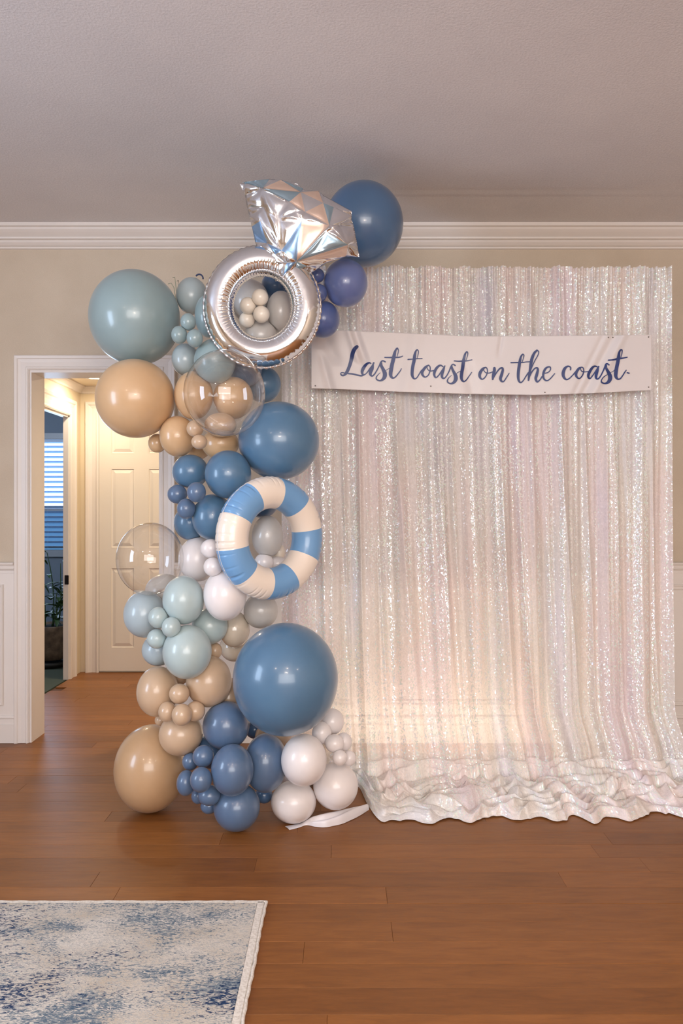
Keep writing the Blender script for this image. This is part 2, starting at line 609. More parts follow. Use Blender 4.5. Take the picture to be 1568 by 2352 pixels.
# ------------------------------------------------------------------ side room seen through the doorway
SRY = 3.8
struct('wall_side_room_left', box(bmesh.new(), -4.6, -4.5, 0.3, SRY, -0.02, 2.5), M_BLUEWALL)
struct('wall_side_room_front', box(bmesh.new(), -4.6, HLX - 0.11, 0.2, 0.3, -0.02, 2.5), M_BLUEWALL)
struct('wall_side_room_right', box(bmesh.new(), HLX - 0.11, HLX - 0.0, HY + 0.12, SRY, -0.02, 2.5), M_BLUEWALL)
struct('ceiling_side_room', box(bmesh.new(), -4.6, HLX - 0.11, 0.2, SRY + 0.1, 2.4, 2.5), M_BLUEWALL)
struct('floor_side_room', box(bmesh.new(), -4.6, HLX - HT / 2, 0.2, SRY + 0.1, -0.07, -0.0005), M_CARPET)
BX0, BX1, BZ0, BZ1 = -3.55, -2.55, 0.865, 2.02
wall_with_hole('wall_side_room_back', 'y', SRY, 0.1, -4.6, HLX, -0.02, 2.5, BX0, BX1, BZ0, BZ1, M_BLUEWALL)
bm = bmesh.new()
box(bm, BX0 - 0.07, BX0, SRY - 0.02, SRY + 0.02, BZ0, BZ1 + 0.07)
box(bm, BX1, BX1 + 0.07, SRY - 0.02, SRY + 0.02, BZ0, BZ1 + 0.07)
box(bm, BX0 - 0.07, BX1 + 0.07, SRY - 0.022, SRY + 0.02, BZ1, BZ1 + 0.06)
box(bm, BX0 - 0.08, BX1 + 0.08, SRY - 0.03, SRY + 0.05, BZ0 - 0.07, BZ0)
box(bm, BX0, BX1, SRY + 0.03, SRY + 0.07, 1.265, 1.30)
w3 = struct('window_3', bm, plain('window_trim_grey', rgb(160, 165, 172), 0.4))
M_PANE1 = plain('daylit_glass_upper', rgb(200, 225, 255), 0.1, emit=((0.42, 0.66, 1.0, 1), 2.3))
M_PANE2 = plain('daylit_glass_lower', rgb(110, 150, 190), 0.1, emit=((0.10, 0.27, 0.50, 1), 0.55))
boxo('pane', BX0, BX1, SRY + 0.045, SRY + 0.05, 1.29, BZ1, M_PANE1, w3)
boxo('pane', BX0, BX1, SRY + 0.045, SRY + 0.05, BZ0, 1.27, M_PANE2, w3)
blind = empty('window_blind', ((BX0 + BX1) / 2, SRY - 0.005, BZ0))
tag(blind, 'white horizontal slat blind over the bluish window in the far room', 'blind')
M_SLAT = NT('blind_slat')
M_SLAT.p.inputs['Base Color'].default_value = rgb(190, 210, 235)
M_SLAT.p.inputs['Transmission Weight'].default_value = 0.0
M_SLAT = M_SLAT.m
slatm = None
for i in range(22):
    zc = BZ0 + 0.03 + i * (BZ1 - BZ0 - 0.06) / 21
    if slatm is None:
        bm = bmesh.new()
        box(bm, -0.49, 0.49, -0.022, 0.022, -0.0012, 0.0012)
        bmesh.ops.rotate(bm, verts=bm.verts, matrix=Matrix.Rotation(math.radians(-28), 3, 'X'))
        slatm = bpy.data.meshes.new('slat')
        bm.to_mesh(slatm)
        bm.free()
        slatm.materials.append(M_SLAT)
    s = bpy.data.objects.new('slat', slatm)
    s.parent = blind
    s.location = (0, 0.012, zc - BZ0)
    COL.objects.link(s)
boxo('head_rail', BX0 + 0.01, BX1 - 0.01, SRY - 0.02, SRY + 0.03, BZ1 - 0.035, BZ1 - 0.002, M_SLAT, blind)
bm = bmesh.new()
for xx in (BX0 + 0.15, (BX0 + BX1) / 2, BX1 - 0.15):
    tube(bm, [(xx, SRY - 0.018, BZ0 + 0.02), (xx, SRY - 0.018, BZ1 - 0.03)], 0.0012, 5)
link('lift_cord', bm, M_SLAT, blind)

# ------------------------------------------------------------------ floor planks
PW = 0.109
row = 0
y = -6.65
py_off = 0.0
y = -2.689 + 4.2 - 4.2  # a joint line seen in the photograph lies at distance 2.689
y0line = CAMY + 2.689
k0 = math.floor((RY0 - y0line) / PW) + 1
rngp = random.Random(21)
nplank = 0


def plank(x0, x1, ya, yb):
    bm = bmesh.new()
    g = 0.0003
    z1 = rngp.uniform(-0.0003, 0.0002)
    box(bm, -(x1 - x0) / 2 + g, (x1 - x0) / 2 - g, -(yb - ya) / 2 + g, (yb - ya) / 2 - g, -0.011, z1)
    top = [e for e in bm.edges if all(v.co.z > -0.005 for v in e.verts)]
    bmesh.ops.bevel(bm, geom=top, offset=0.0007, segments=1, affect='EDGES')
    me = bpy.data.meshes.new('plank')
    bm.to_mesh(me)
    bm.free()
    me.materials.append(M_FLOOR)
    o = bpy.data.objects.new('plank', me)
    o.location = ((x0 + x1) / 2, (ya + yb) / 2, 0)
    o.parent = fl
    COL.objects.link(o)


def clip_row(xa, xb, ya, yb):
    x = xa - rngp.uniform(0, 1.3)
    while x < xb:
        L = rngp.uniform(0.8, 1.75)
        a, b = max(x, xa), min(x + L, xb)
        if b - a > 0.12:
            plank(a, b, ya, yb)
        x += L


k = k0
far_stuff = []
while True:
    ya = y0line + k * PW
    yb = ya + PW
    k += 1
    if ya > HY:
        break
    if yb > HY:
        yb = HY
    if ya < -4.3:
        far_stuff.append((ya, yb))
        continue
    if yb <= 0.0:
        clip_row(RX0, RX1, ya, yb)
    elif ya < 0.0:
        clip_row(RX0, RX1, ya, 0.0)
        clip_row(OX0, OX1, 0.0, yb)
    elif yb <= WT:
        clip_row(OX0, OX1, ya, yb)
    elif ya < WT:
        clip_row(OX0, OX1, ya, WT)
        clip_row(HLX, 0.6, WT, yb)
    else:
        clip_row(HLX, 0.6, ya, yb)
bm = bmesh.new()
for ya, yb in far_stuff:
    x = RX0 - rngp.uniform(0, 1)
    while x < RX1:
        L = rngp.uniform(0.8, 1.7)
        a, b = max(x, RX0), min(x + L, RX1)
        if b > a + 0.05:
            box(bm, a + 0.0007, b - 0.0007, ya + 0.0007, yb - 0.0007, -0.011, 0)
        x += L
o = link('plank_field', bm, M_FLOOR, fl)
o['kind'] = 'stuff'

# ------------------------------------------------------------------ rug
def rug_mat():
    m = NT('distressed_rug')
    tc = m.n('ShaderNodeTexCoord')

    def mp(scale, loc=(0, 0, 0), rot=0.0):
        q = m.n('ShaderNodeMapping')
        q.inputs['Scale'].default_value = scale
        q.inputs['Location'].default_value = loc
        q.inputs['Rotation'].default_value = (0, 0, rot)
        m.l(tc.outputs['Object'], q.inputs['Vector'])
        return q.outputs[0]
    fine = m.noise(mp((52, 125, 1)), 1.0, 3, 0.6, 1.9)
    fine2 = m.noise(mp((40, 100, 1), (5, 3, 0)), 1.0, 3, 0.6, 1.6)
    mid = m.noise(mp((3.4, 6.5, 1), (1.3, 0.4, 0)), 1.0, 3, 0.6, 0.4)
    big = m.noise(mp((1.6, 2.6, 1), (7.2, 2.2, 0)), 1.0, 2, 0.5, 0.2)
    # strokes appear where fine noise exceeds a threshold that the patches lower
    dens = m.math('MULTIPLY_ADD', mid.outputs[0], 0.8, -0.40)
    s = m.math('ADD', fine.outputs[0], dens)
    f1 = m.ramp(s, [(0.51, (0, 0, 0, 1)), (0.60, (1, 1, 1, 1))])
    dens2 = m.math('MULTIPLY_ADD', big.outputs[0], 1.5, -0.87)
    s2 = m.math('ADD', fine2.outputs[0], dens2)
    f2 = m.ramp(s2, [(0.50, (0, 0, 0, 1)), (0.60, (1, 1, 1, 1))])
    tan = m.noise(mp((6, 9, 1), (2, 9, 0)), 1.0, 3)
    cream = m.ramp(tan.outputs[0], [(0.35, rgb(214, 208, 200)), (0.7, rgb(196, 184, 168))])
    greyb = m.ramp(fine2.outputs[0], [(0.35, rgb(150, 158, 162)), (0.6, rgb(84, 104, 124))])
    fine3 = m.noise(mp((60, 130, 1), (9, 4, 0)), 1.0, 3, 0.65, 2.2)
    f3 = m.ramp(fine3.outputs[0], [(0.50, (0, 0, 0, 1)), (0.58, (1, 1, 1, 1))])
    cr2 = m.mix(f3.outputs[0], cream.outputs[0], rgb(178, 178, 176))
    c = m.mix(f1.outputs[0], cr2, greyb.outputs[0])
    c = m.mix(f2.outputs[0], c, rgb(44, 64, 98))
    m.l(c, m.p.inputs['Base Color'])
    m.p.inputs['Roughness'].default_value = 0.95
    m.p.inputs['Specular IOR Level'].default_value = 0.1
    pile = m.noise(mp((190, 320, 1)), 1.0, 2)
    hh = m.math('ADD', pile.outputs[0], m.math('MULTIPLY', fine.outputs[0], 1.5))
    m.bump(hh, 0.45, 0.003)
    return m.m


RGX, RGY = -0.238, CAMY + 2.472
rug = struct_r = link('area_rug', box(bmesh.new(), -2.9 + 0.03, RGX - 0.03, -4.5 + 0.03, RGY - 0.012, 0.0004, 0.009, 0.002), rug_mat())
tag(rug, 'low pile cream area rug with distressed navy and grey-blue pattern on the oak floor', 'rug')
M_BIND = NT('rug_binding')
v = M_BIND.mapping('Object')
nz = M_BIND.noise(v, 120, 3)
r = M_BIND.ramp(nz.outputs[0], [(0.35, rgb(206, 198, 188)), (0.6, rgb(228, 222, 214))])
M_BIND.l(r.outputs[0], M_BIND.p.inputs['Base Color'])
M_BIND.p.inputs['Roughness'].default_value = 0.9
M_BIND.bump(nz.outputs[0], 0.5, 0.003)
M_BIND = M_BIND.m
bm = bmesh.new()
box(bm, RGX - 0.0335, RGX - 0.009, -4.5, RGY - 0.004, 0.0004, 0.0088, 0.0025)
box(bm, -2.9, RGX - 0.009, RGY - 0.0122, RGY, 0.0004, 0.0088, 0.0025)
for i in range(2):
    xx = RGX - 0.026 + i * 0.010
pts = []
n = 140
for i in range(n + 1):
    t = i / n
    pts.append((RGX - 0.005 + 0.0012 * math.sin(i * 1.9) + 0.001 * math.sin(i * .37), -4.5 + (4.5 + RGY) * t, 0.0052))
tube(bm, pts, 0.0048, 6)
pts = [(RGX - 2.66 * i / n - 0.002, RGY - 0.001 + 0.0016 * math.sin(i * 1.7) + 0.001 * math.sin(i * .31), 0.005) for i in range(n + 1)]
tube(bm, pts, 0.0045, 6)
link('binding', bm, M_BIND, rug)

# ------------------------------------------------------------------ potted plant in the side room
pc = (-2.385, 2.1)
pl = empty('potted_plant', (pc[0], pc[1], 0))
tag(pl, 'leafy green houseplant in a round stone-look pot in the dim far room', 'plant')
M_POT = wall_mat('stone_pot', rgb(74, 58, 46), rgb(122, 100, 80), 18, 120, 0.6, 0.006)
M_SOIL = plain('dark_soil', rgb(30, 24, 20), 0.95, bump=(60, 0.8, 0.01))
M_LEAF = plain('plant_leaf', rgb(52, 78, 42), 0.45, var=0.3)
link('pot', lathe(bmesh.new(), [(0.10, 0.055), (0.145, 0.07), (0.165, 0.13), (0.178, 0.30), (0.182, 0.335), (0.172, 0.34), (0.165, 0.32), (0.02, 0.315)], *pc), M_POT, pl, True)
link('saucer', lathe(bmesh.new(), [(0.14, 0.002), (0.165, 0.02), (0.168, 0.045), (0.15, 0.048), (0.145, 0.03), (0.02, 0.03)], *pc), plain('dark_saucer', rgb(34, 30, 28), 0.6), pl, True)
link('soil', lathe(bmesh.new(), [(0.163, 0.312), (0.163, 0.318), (0.08, 0.326), (0.01, 0.328)], *pc), M_SOIL, pl, True)
rp = random.Random(4)


def leaf_bm(p0, dirv, L, w, droop):
    bm = bmesh.new()
    n = 9
    d = Vector(dirv).normalized()
    side = d.cross(Vector((0, 0, 1)))
    if side.length < .1:
        side = Vector((1, 0, 0))
    side.normalize()
    rows_ = []
    for i in range(n):
        t = i / (n - 1)
        c = Vector(p0) + d * L * t - Vector((0, 0, droop * t * t))
        ww = w * math.sin(PI * min(1, t * 0.93 + 0.07)) ** 0.8
        rows_.append([bm.verts.new(c + side * ww * s - Vector((0, 0, -abs(s) * ww * .35))) for s in (-1, 0, 1)])
    for a, b in zip(rows_[:-1], rows_[1:]):
        for k in range(2):
            bm.faces.new([a[k], a[k + 1], b[k + 1], b[k]])
    return bm


for i in range(7):
    a = rp.uniform(0, 2 * PI)
    top = Vector((pc[0] + 0.13 * math.cos(a), pc[1] + 0.1 * math.sin(a), rp.uniform(0.6, 0.88)))
    if i == 0:
        top = Vector((pc[0] - 0.015, pc[1] - 0.05, 0.93))
    st = Vector((pc[0] + 0.04 * math.cos(a), pc[1] + 0.04 * math.sin(a), 0.315))
    pts = [st.lerp(top, t) + Vector((0.03 * math.sin(3 * t + i), 0, 0)) for t in (0, .2, .4, .6, .8, 1)]
    link('stem', tube(bmesh.new(), pts, [0.006, .0055, .005, .0045, .004, .003], 6), M_LEAF, pl, True)
    for j in range(6):
        p0 = st.lerp(top, 0.2 + 0.16 * j)
        b = rp.uniform(0, 2 * PI)
        link('leaf', leaf_bm(p0, (math.cos(b), math.sin(b) * .8, rp.uniform(0.1, 0.9)), rp.uniform(0.1, 0.18), rp.uniform(0.012, 0.028) * (1.6 - .15 * j), rp.uniform(0.03, 0.12)), M_LEAF, pl, True)

# ------------------------------------------------------------------ backdrop stand and curtain
BY = CAMY + 3.65                            # plane of the curtain
CTX0, CTX1, CTZ = -0.285, 1.565, 2.425
M_STEEL = plain('stand_white_pipe', rgb(214, 208, 202), 0.5)
stand = empty('backdrop_stand', (0.64, BY + 0.06, 0))
tag(stand, 'white pipe stand that carries the white sequin curtain', 'stand')
for x in (CTX0 + 0.05, CTX1 - 0.05):
    link('upright', tube(bmesh.new(), [(x, BY + 0.11, 0.0), (x, BY + 0.11, CTZ - 0.04)], 0.016, 12), M_STEEL, stand, True)
    boxo('foot', x - 0.15, x + 0.15, BY + 0.075, BY + 0.145, 0.0005, 0.008, M_STEEL, stand, 0.001)
link('crossbar', tube(bmesh.new(), [(CTX0 + 0.01, BY + 0.11, CTZ - 0.04), (CTX1 - 0.01, BY + 0.11, CTZ - 0.04)], 0.0125, 12), M_STEEL, stand, True)

def sequin_mat(name='sequin_fabric', transp=0.10, transl=0.28):
    m = NT(name)
    tc = m.n('ShaderNodeTexCoord')
    uv = tc.outputs['UV']
    p = m.p

    def mp(scale, loc=(0, 0, 0)):
        q = m.n('ShaderNodeMapping')
        q.inputs['Scale'].default_value = scale
        q.inputs['Location'].default_value = loc
        m.l(uv, q.inputs['Vector'])
        return q.outputs[0]
    vor = m.n('ShaderNodeTexVoronoi', inp={'Scale': 1.0, 'Randomness': 0.9})
    vor.voronoi_dimensions = '2D'
    m.l(mp((185, 185, 1)), vor.inputs['Vector'])
    rnd = vor.outputs['Color']
    sep = m.n('ShaderNodeSeparateColor')
    m.l(rnd, sep.inputs[0])
    streak = m.noise(mp((24, 0.5, 1)), 1.0, 2, 0.6)
    patch = m.noise(mp((2.5, 3.5, 1), (3, 1, 0)), 1.0, 2)
    thr = m.math('ADD', m.math('MULTIPLY', streak.outputs[0], 1.15), m.math('MULTIPLY', patch.outputs[0], 0.25))
    # share of flashing sequins: more in the streaks
    lim = m.math('MULTIPLY_ADD', thr, -2.3, 2.42, clamp=True)
    flake = m.math('GREATER_THAN', sep.outputs[0], lim)
    # cloth
    tint = m.noise(mp((3.2, 0.8, 1), (1, 5, 0)), 1.0, 2, 0.5)
    cl = m.ramp(tint.outputs[0], [(0.30, rgb(242, 230, 238)), (0.45, rgb(246, 234, 230)), (0.58, rgb(242, 238, 232)), (0.72, rgb(236, 234, 244))])
    weave = m.ramp(sep.outputs[1], [(0.0, (0.90, 0.90, 0.90, 1)), (1.0, (1.07, 1.07, 1.07, 1))])
    base_c = m.mix(1.0, cl.outputs[0], weave.outputs[0], 'MULTIPLY')
    irid = m.ramp(sep.outputs[2], [(0.0, (0.55, 1.0, 0.75, 1)), (0.22, (0.98, 1.0, 0.85, 1)), (0.42, (0.80, 0.92, 1.0, 1)), (0.58, (1.0, 0.90, 0.92, 1)), (0.78, (0.72, 0.76, 1.0, 1)), (1.0, (0.70, 1.0, 0.85, 1))])
    # each sequin is tilted its own way
    geo = m.n('ShaderNodeNewGeometry')
    vsub = m.n('ShaderNodeVectorMath', operation='SUBTRACT')
    m.l(rnd, vsub.inputs[0])
    vsub.inputs[1].default_value = (0.5, 0.5, 0.5)
    vsc = m.n('ShaderNodeVectorMath', operation='SCALE')
    m.l(vsub.outputs[0], vsc.inputs[0])
    vsc.inputs['Scale'].default_value = 0.62
    vadd = m.n('ShaderNodeVectorMath', operation='ADD')
    m.l(geo.outputs['Normal'], vadd.inputs[0])
    m.l(vsc.outputs[0], vadd.inputs[1])
    vn = m.n('ShaderNodeVectorMath', operation='NORMALIZE')
    m.l(vadd.outputs[0], vn.inputs[0])
    gl = m.n('ShaderNodeBsdfGlossy', inp={'Roughness': 0.22})
    m.l(irid.outputs[0], gl.inputs['Color'])
    m.l(vn.outputs[0], gl.inputs['Normal'])
    df = m.n('ShaderNodeBsdfDiffuse')
    m.l(base_c, df.inputs['Color'])
    tl = m.n('ShaderNodeBsdfTranslucent')
    m.l(base_c, tl.inputs['Color'])
    sheen = m.n('ShaderNodeBsdfGlossy', inp={'Roughness': 0.42, 'Color': (0.9, 0.88, 0.92, 1)})
    m.l(vn.outputs[0], sheen.inputs['Normal'])
    a1 = m.n('ShaderNodeMixShader', inp={0: transl})
    m.l(df.outputs[0], a1.inputs[1])
    m.l(tl.outputs[0], a1.inputs[2])
    a2 = m.n('ShaderNodeMixShader', inp={0: 0.07})
    m.l(a1.outputs[0], a2.inputs[1])
    m.l(sheen.outputs[0], a2.inputs[2])
    tr = m.n('ShaderNodeBsdfTransparent')
    a3 = m.n('ShaderNodeMixShader', inp={0: transp})
    m.l(a2.outputs[0], a3.inputs[1])
    m.l(tr.outputs[0], a3.inputs[2])
    a4 = m.n('ShaderNodeMixShader')
    m.l(m.math('MULTIPLY', flake, 0.95), a4.inputs[0])
    m.l(a3.outputs[0], a4.inputs[1])
    fd = m.n('ShaderNodeBsdfDiffuse')
    m.l(m.mix(0.35, (1.0, 0.99, 0.97, 1), irid.outputs[0]), fd.inputs['Color'])
    a5 = m.n('ShaderNodeMixShader', inp={0: 0.33})
    m.l(fd.outputs[0], a5.inputs[1])
    m.l(gl.outputs[0], a5.inputs[2])
    m.l(a5.outputs[0], a4.inputs[2])
    m.l(a4.outputs[0], m.out.inputs['Surface'])
    return m.m


M_SEQ = sequin_mat()
rc = np.random.RandomState(5)


def nz1(x, seed):
    """smooth 1-D noise on an array"""
    x = np.asarray(x, float)
    xi = np.floor(x).astype(int)
    f = x - xi
    f = f * f * (3 - 2 * f)
    tab = np.random.RandomState(seed).rand(4096) * 2 - 1
    return tab[(xi + 1000) % 4096] * (1 - f) + tab[(xi + 1001) % 4096] * f


def nz2(x, y, seed):
    x = np.asarray(x, float)
    y = np.asarray(y, float)
    xi = np.floor(x).astype(int)
    yi = np.floor(y).astype(int)
    fx = x - xi
    fy = y - yi
    fx = fx * fx * (3 - 2 * fx)
    fy = fy * fy * (3 - 2 * fy)
    tab = np.random.RandomState(seed).rand(256, 256) * 2 - 1
    a = tab[xi % 256, yi % 256]
    b = tab[(xi + 1) % 256, yi % 256]
    c = tab[xi % 256, (yi + 1) % 256]
    d = tab[(xi + 1) % 256, (yi + 1) % 256]
    return (a * (1 - fx) + b * fx) * (1 - fy) + (c * (1 - fx) + d * fx) * fy


def sstep(a, b, x):
    t = np.clip((x - a) / (b - a), 0, 1)
    return t * t * (3 - 2 * t)


_rr = random.Random(3)
RIDGES = [(x, _rr.uniform(0.02, 0.10), _rr.uniform(0.012, 0.026), _rr.uniform(0.010, 0.020)) for x in (-0.12, -0.02, 0.07, 0.15, 0.24, 0.33, 0.43, 0.50, 0.60, 0.72, 0.80, 0.93, 1.02, 1.15, 1.27, 1.33, 1.45)]


def curtain():
    nu = 1000
    u = np.linspace(0, 1, nu)
    vh = np.linspace(0, 1, 110)                 # hanging part
    vp = np.linspace(0, 1, 190)[1:]             # pooled part
    Wd = CTX1 - CTX0
    rows_ = []
    uvs = []
    # hanging part
    ZB = 0.115
    for t in vh:
        z = CTZ - (CTZ - ZB) * t
        X = CTX0 + Wd * u
        gath = 1 - sstep(0.0, 0.10, t)           # gathers at the rod
        s = X + (0.035 + 0.03 * np.sin(X * 3.0)) * t ** 1.6
        lo = sstep(0.25, 0.9, t)
        # pleats: fine near the top, broader further down
        ph = X * 2 * PI * 15 + 2.4 * nz1(X * 5, 3) + 0.9 * nz1(X * 3 + t * 1.6, 8)
        ph2 = X * 2 * PI * 6.3 + 2.0 * nz1(X * 3.1, 4) + 0.8 * nz1(X * 2 + t * 1.2, 6)
        amp = (0.5 + 0.5 * nz1(X * 7.0, 11) * 0.8)
        yy = 0.0085 * (1 - 0.75 * lo) * amp * np.sin(ph)
        sh = np.sin(ph2)
        yy += (0.010 + 0.018 * lo) * (np.sign(sh) * np.abs(sh) ** 0.8)
        yy += 0.0042 * (1 - 0.3 * lo) * np.sin(X * 2 * PI * 31 + 3 * nz1(X * 9, 9) + 0.7 * nz1(t * 5 + X * 3, 19)) * (0.4 + 0.6 * gath + 0.2 * (1 - lo))
        yy += gath * 0.007 * np.sin(X * 2 * PI * 46 + 3 * nz1(X * 11, 2))
        yy += 0.003 * nz2(X * 40, t * 6, 21)
        for x0_, dr_, am_, wd_ in RIDGES:
            xk = x0_ + dr_ * t ** 1.6 + 0.006 * math.sin(5 * t + x0_ * 9)
            tt_ = float(sstep(0.12, 0.4, t))
            yy -= am_ * tt_ * np.exp(-np.abs((X - xk) / wd_) ** 1.6)
        fl_ = sstep(0.86, 1.0, t)
        Y = BY + yy - 0.03 * t * t - 0.05 * fl_ ** 2
        Xo = X + (s - X) * np.sin(PI * u) ** 0.5 + 0.006 * nz1(X * 6, 14) * t
        # right edge flares a little at the foot
        Xo = Xo + 0.05 * sstep(0.9, 1.0, t) * (u - 0.2)
        zz = z + gath * (0.006 * nz1(X * 60, 12)) * (1 if t < 0.02 else 0)
        rows_.append(np.stack([Xo, Y, zz * np.ones(nu)], -1))
        uvs.append(np.stack([u * Wd * 1.5, np.full(nu, t * 2.3)], -1))
    last = rows_[-1].copy()
    X = last[:, 0]
    left = 1 - sstep(0.07, 0.20, X)              # no pool behind the balloons
    reach = 0.43 + 0.05 * nz1(X * 3.3, 31) + 0.04 * nz1(X * 8, 32) + 0.008 * nz1(X * 24, 33)
    reach = reach * (1 - left) + 0.07 * left
    for t in vp:
        Y = last[:, 1] - reach * t
        Xo = X + (0.22 * (u - 0.25)) * t * (1 - left) - 0.0 * left + 0.02 * nz2(X * 6, t * 3, 34) * t
        wx = Xo * 3.6 + 0.9 * nz2(Xo * 3, t * 3, 40)
        # rolling folds that mostly run along the hem
        q = t * 4.2 + 1.3 * nz2(Xo * 2.0, t * 1.8, 41) + 0.5 * nz2(Xo * 5, t * 3, 42) + Xo * 0.5
        r1 = 1 - np.abs(np.sin(PI * q))
        q2 = t * 6 + 1.8 * nz2(Xo * 3.6 + 7, t * 2.2, 43) - Xo * 1.3
        r2 = 1 - np.abs(np.sin(PI * q2))
        q3 = Xo * 5.5 + 1.8 * nz2(Xo * 2.4 + 3, t * 3.4, 44) + t * 2.5
        r3 = 1 - np.abs(np.sin(PI * q3))
        env = (1 - t) ** 0.45
        a = (0.6 + 0.4 * nz2(Xo * 3.5, t * 3, 45))
        H = 0.006 + env * (0.072 * r1 ** 1.0 * a + 0.026 * r2 + 0.034 * r3 * (0.4 + t))
        H += 0.045 * (1 - sstep(0.0, 0.22, t))
        H += 0.010 * r3 * (1 - env) + 0.002
        top = last[:, 2] * (1 - sstep(0.0, 0.16, t))
        zz = top * (1 - sstep(0, 0.16, t)) + H * sstep(0.0, 0.13, t)
        edge = sstep(0.93, 1.0, t)
        zz = zz * (1 - 0.75 * edge) + 0.0025 * edge
        zz = np.maximum(zz, 0.0025)
        hang = sstep(0.08, 0.2, t) * (1 - sstep(0.85, 1.0, t))
        Y = Y - hang * (0.034 * np.sin(2 * PI * q + 0.6) * a + 0.012 * np.sin(2 * PI * q2))
        rows_.append(np.stack([Xo, Y, zz], -1))
        uvs.append(np.stack([u * Wd * 1.5, np.full(nu, 2.3 + 0.75 * t)], -1))
    return grid_mesh('sequin_curtain', np.array(rows_), uv=np.array(uvs))


cme = curtain()
cur = link('sequin_curtain', cme, [M_SEQ, sequin_mat('sequin_fabric_gathered', 0.0, 0.10)], None, True)
_mi = np.zeros(len(cme.polygons), dtype=np.int32)
_mi[112 * 999:] = 1                          # doubled cloth of the pooled part lets no light through
cme.polygons.foreach_set('material_index', _mi)
tag(cur, 'long iridescent white sequin backdrop curtain pooling on the oak floor', 'curtain')
# mauve-grey lining, shorter than the sequin layer
M_LINE = NT('lining_cloth')
M_LINE.p.inputs['Base Color'].default_value = rgb(204, 192, 194)
M_LINE.p.inputs['Roughness'].default_value = 0.8
M_LINE = M_LINE.m
lx0, lx1 = (700 - CX) / FPX * 3.69, (1402 - CX) / FPX * 3.69
uu = np.linspace(0, 1, 220)
P = []
for t in np.linspace(0, 1, 40):
    X = lx0 + (lx1 - lx0) * uu
    Y = BY + 0.052 + 0.004 * np.sin(X * 60) + 0.003 * nz1(X * 20, 51)
    z = (CTZ - 0.03) * (1 - t) + (CAMZ - (1350 - CY) / FPX * 3.70) * t
    P.append(np.stack([X, Y, np.full_like(X, z)], -1))
link('lining', grid_mesh('lining', np.array(P)), M_LINE, cur, True)
# warm uplight standing behind the curtain
up = empty('uplight', (0.35, -0.26, 0))
tag(up, 'low warm light bar on the floor behind the white sequin curtain', 'lamp')
M_UP = plain('uplight_lens', rgb(255, 220, 180), 0.4, emit=((1.0, 0.72, 0.45, 1), 2))
boxo('housing', -0.15, 1.05, -0.36, -0.32, 0.0005, 0.05, plain('uplight_housing', rgb(214, 208, 202), 0.5), up, 0.004)
boxo('lens', -0.13, 1.03, -0.3198, -0.317, 0.012, 0.040, M_UP, up)
area('uplight_glow', (0.45, -0.315, 0.07), (PI / 2 + 0.35, 0, 0), 1.15, 0.05, 9, (1.0, 0.87, 0.66))

# white satin end of the curtain lying by the balloons
M_SATIN = plain('white_satin', rgb(226, 222, 226), 0.35, coat=0.2, coat_rough=0.3, var=0.02)


def satin():
    """a flat flap, a pinch, then a puffed roll that runs back to the curtain"""
    nu, nv = 200, 44
    P = np.zeros((nv, nu, 3))
    ks = [0.0, 0.16, 0.24, 0.30, 0.45, 0.65, 0.85, 1.0]
    kx = [662, 690, 704, 716, 745, 785, 822, 850]
    ky = [1908, 1901, 1894, 1899, 1902, 1894, 1877, 1859]
    kw = [0.034, 0.030, 0.016, 0.040, 0.070, 0.080, 0.060, 0.030]
    kh = [0.003, 0.004, 0.006, 0.030, 0.044, 0.042, 0.034, 0.020]
    for i in range(nu):
        t = i / (nu - 1)
        tt = np.clip(t + np.linspace(-0.05, 0.05, 9), 0, 1)
        px, py, w_, h_ = [float(np.mean(np.interp(tt, ks, kk))) for kk in (kx, ky, kw, kh)]
        d = CAMZ * FPX / (py - CY)
        c = W(px, py, d)
        for j in range(nv):
            s = j / (nv - 1)
            hh = h_ * abs(math.sin(PI * s ** 0.7)) ** 0.6 * (1 - 0.35 * math.exp(-((s - 0.45 + 0.25 * math.sin(4 * t)) / 0.12) ** 2) * (1 if t > 0.3 else 0))
            P[j, i] = (c.x - 0.02 * s, c.y + s * w_ * 1.05, max(0.0015, hh))
    return grid_mesh('satin_end', P)


link('satin_end', satin(), M_SATIN, cur, True)

# ------------------------------------------------------------------ banner with brush lettering
BD = 3.545
M_BAN = NT('banner_vinyl')
vv = M_BAN.mapping('Object')
nz = M_BAN.noise(vv, 2.0, 3)
r = M_BAN.ramp(nz.outputs[0], [(0.3, rgb(214, 208, 208)), (0.7, rgb(222, 216, 216))])
M_BAN.l(r.outputs[0], M_BAN.p.inputs['Base Color'])
M_BAN.p.inputs['Roughness'].default_value = 0.42
M_BAN = M_BAN.m
M_NAVY = plain('navy_ink', rgb(40, 58, 112), 0.4, var=0.12)


def ban_top(px):
    return np.interp(px, [715, 866, 1000, 1087, 1280, 1364, 1497], [756, 762, 768, 772, 771, 770, 768.5])


def ban_bot(px):
    return np.interp(px, [714, 780, 921, 1060, 1226, 1364, 1495], [892, 894, 900, 904.5, 907.5, 903, 896])


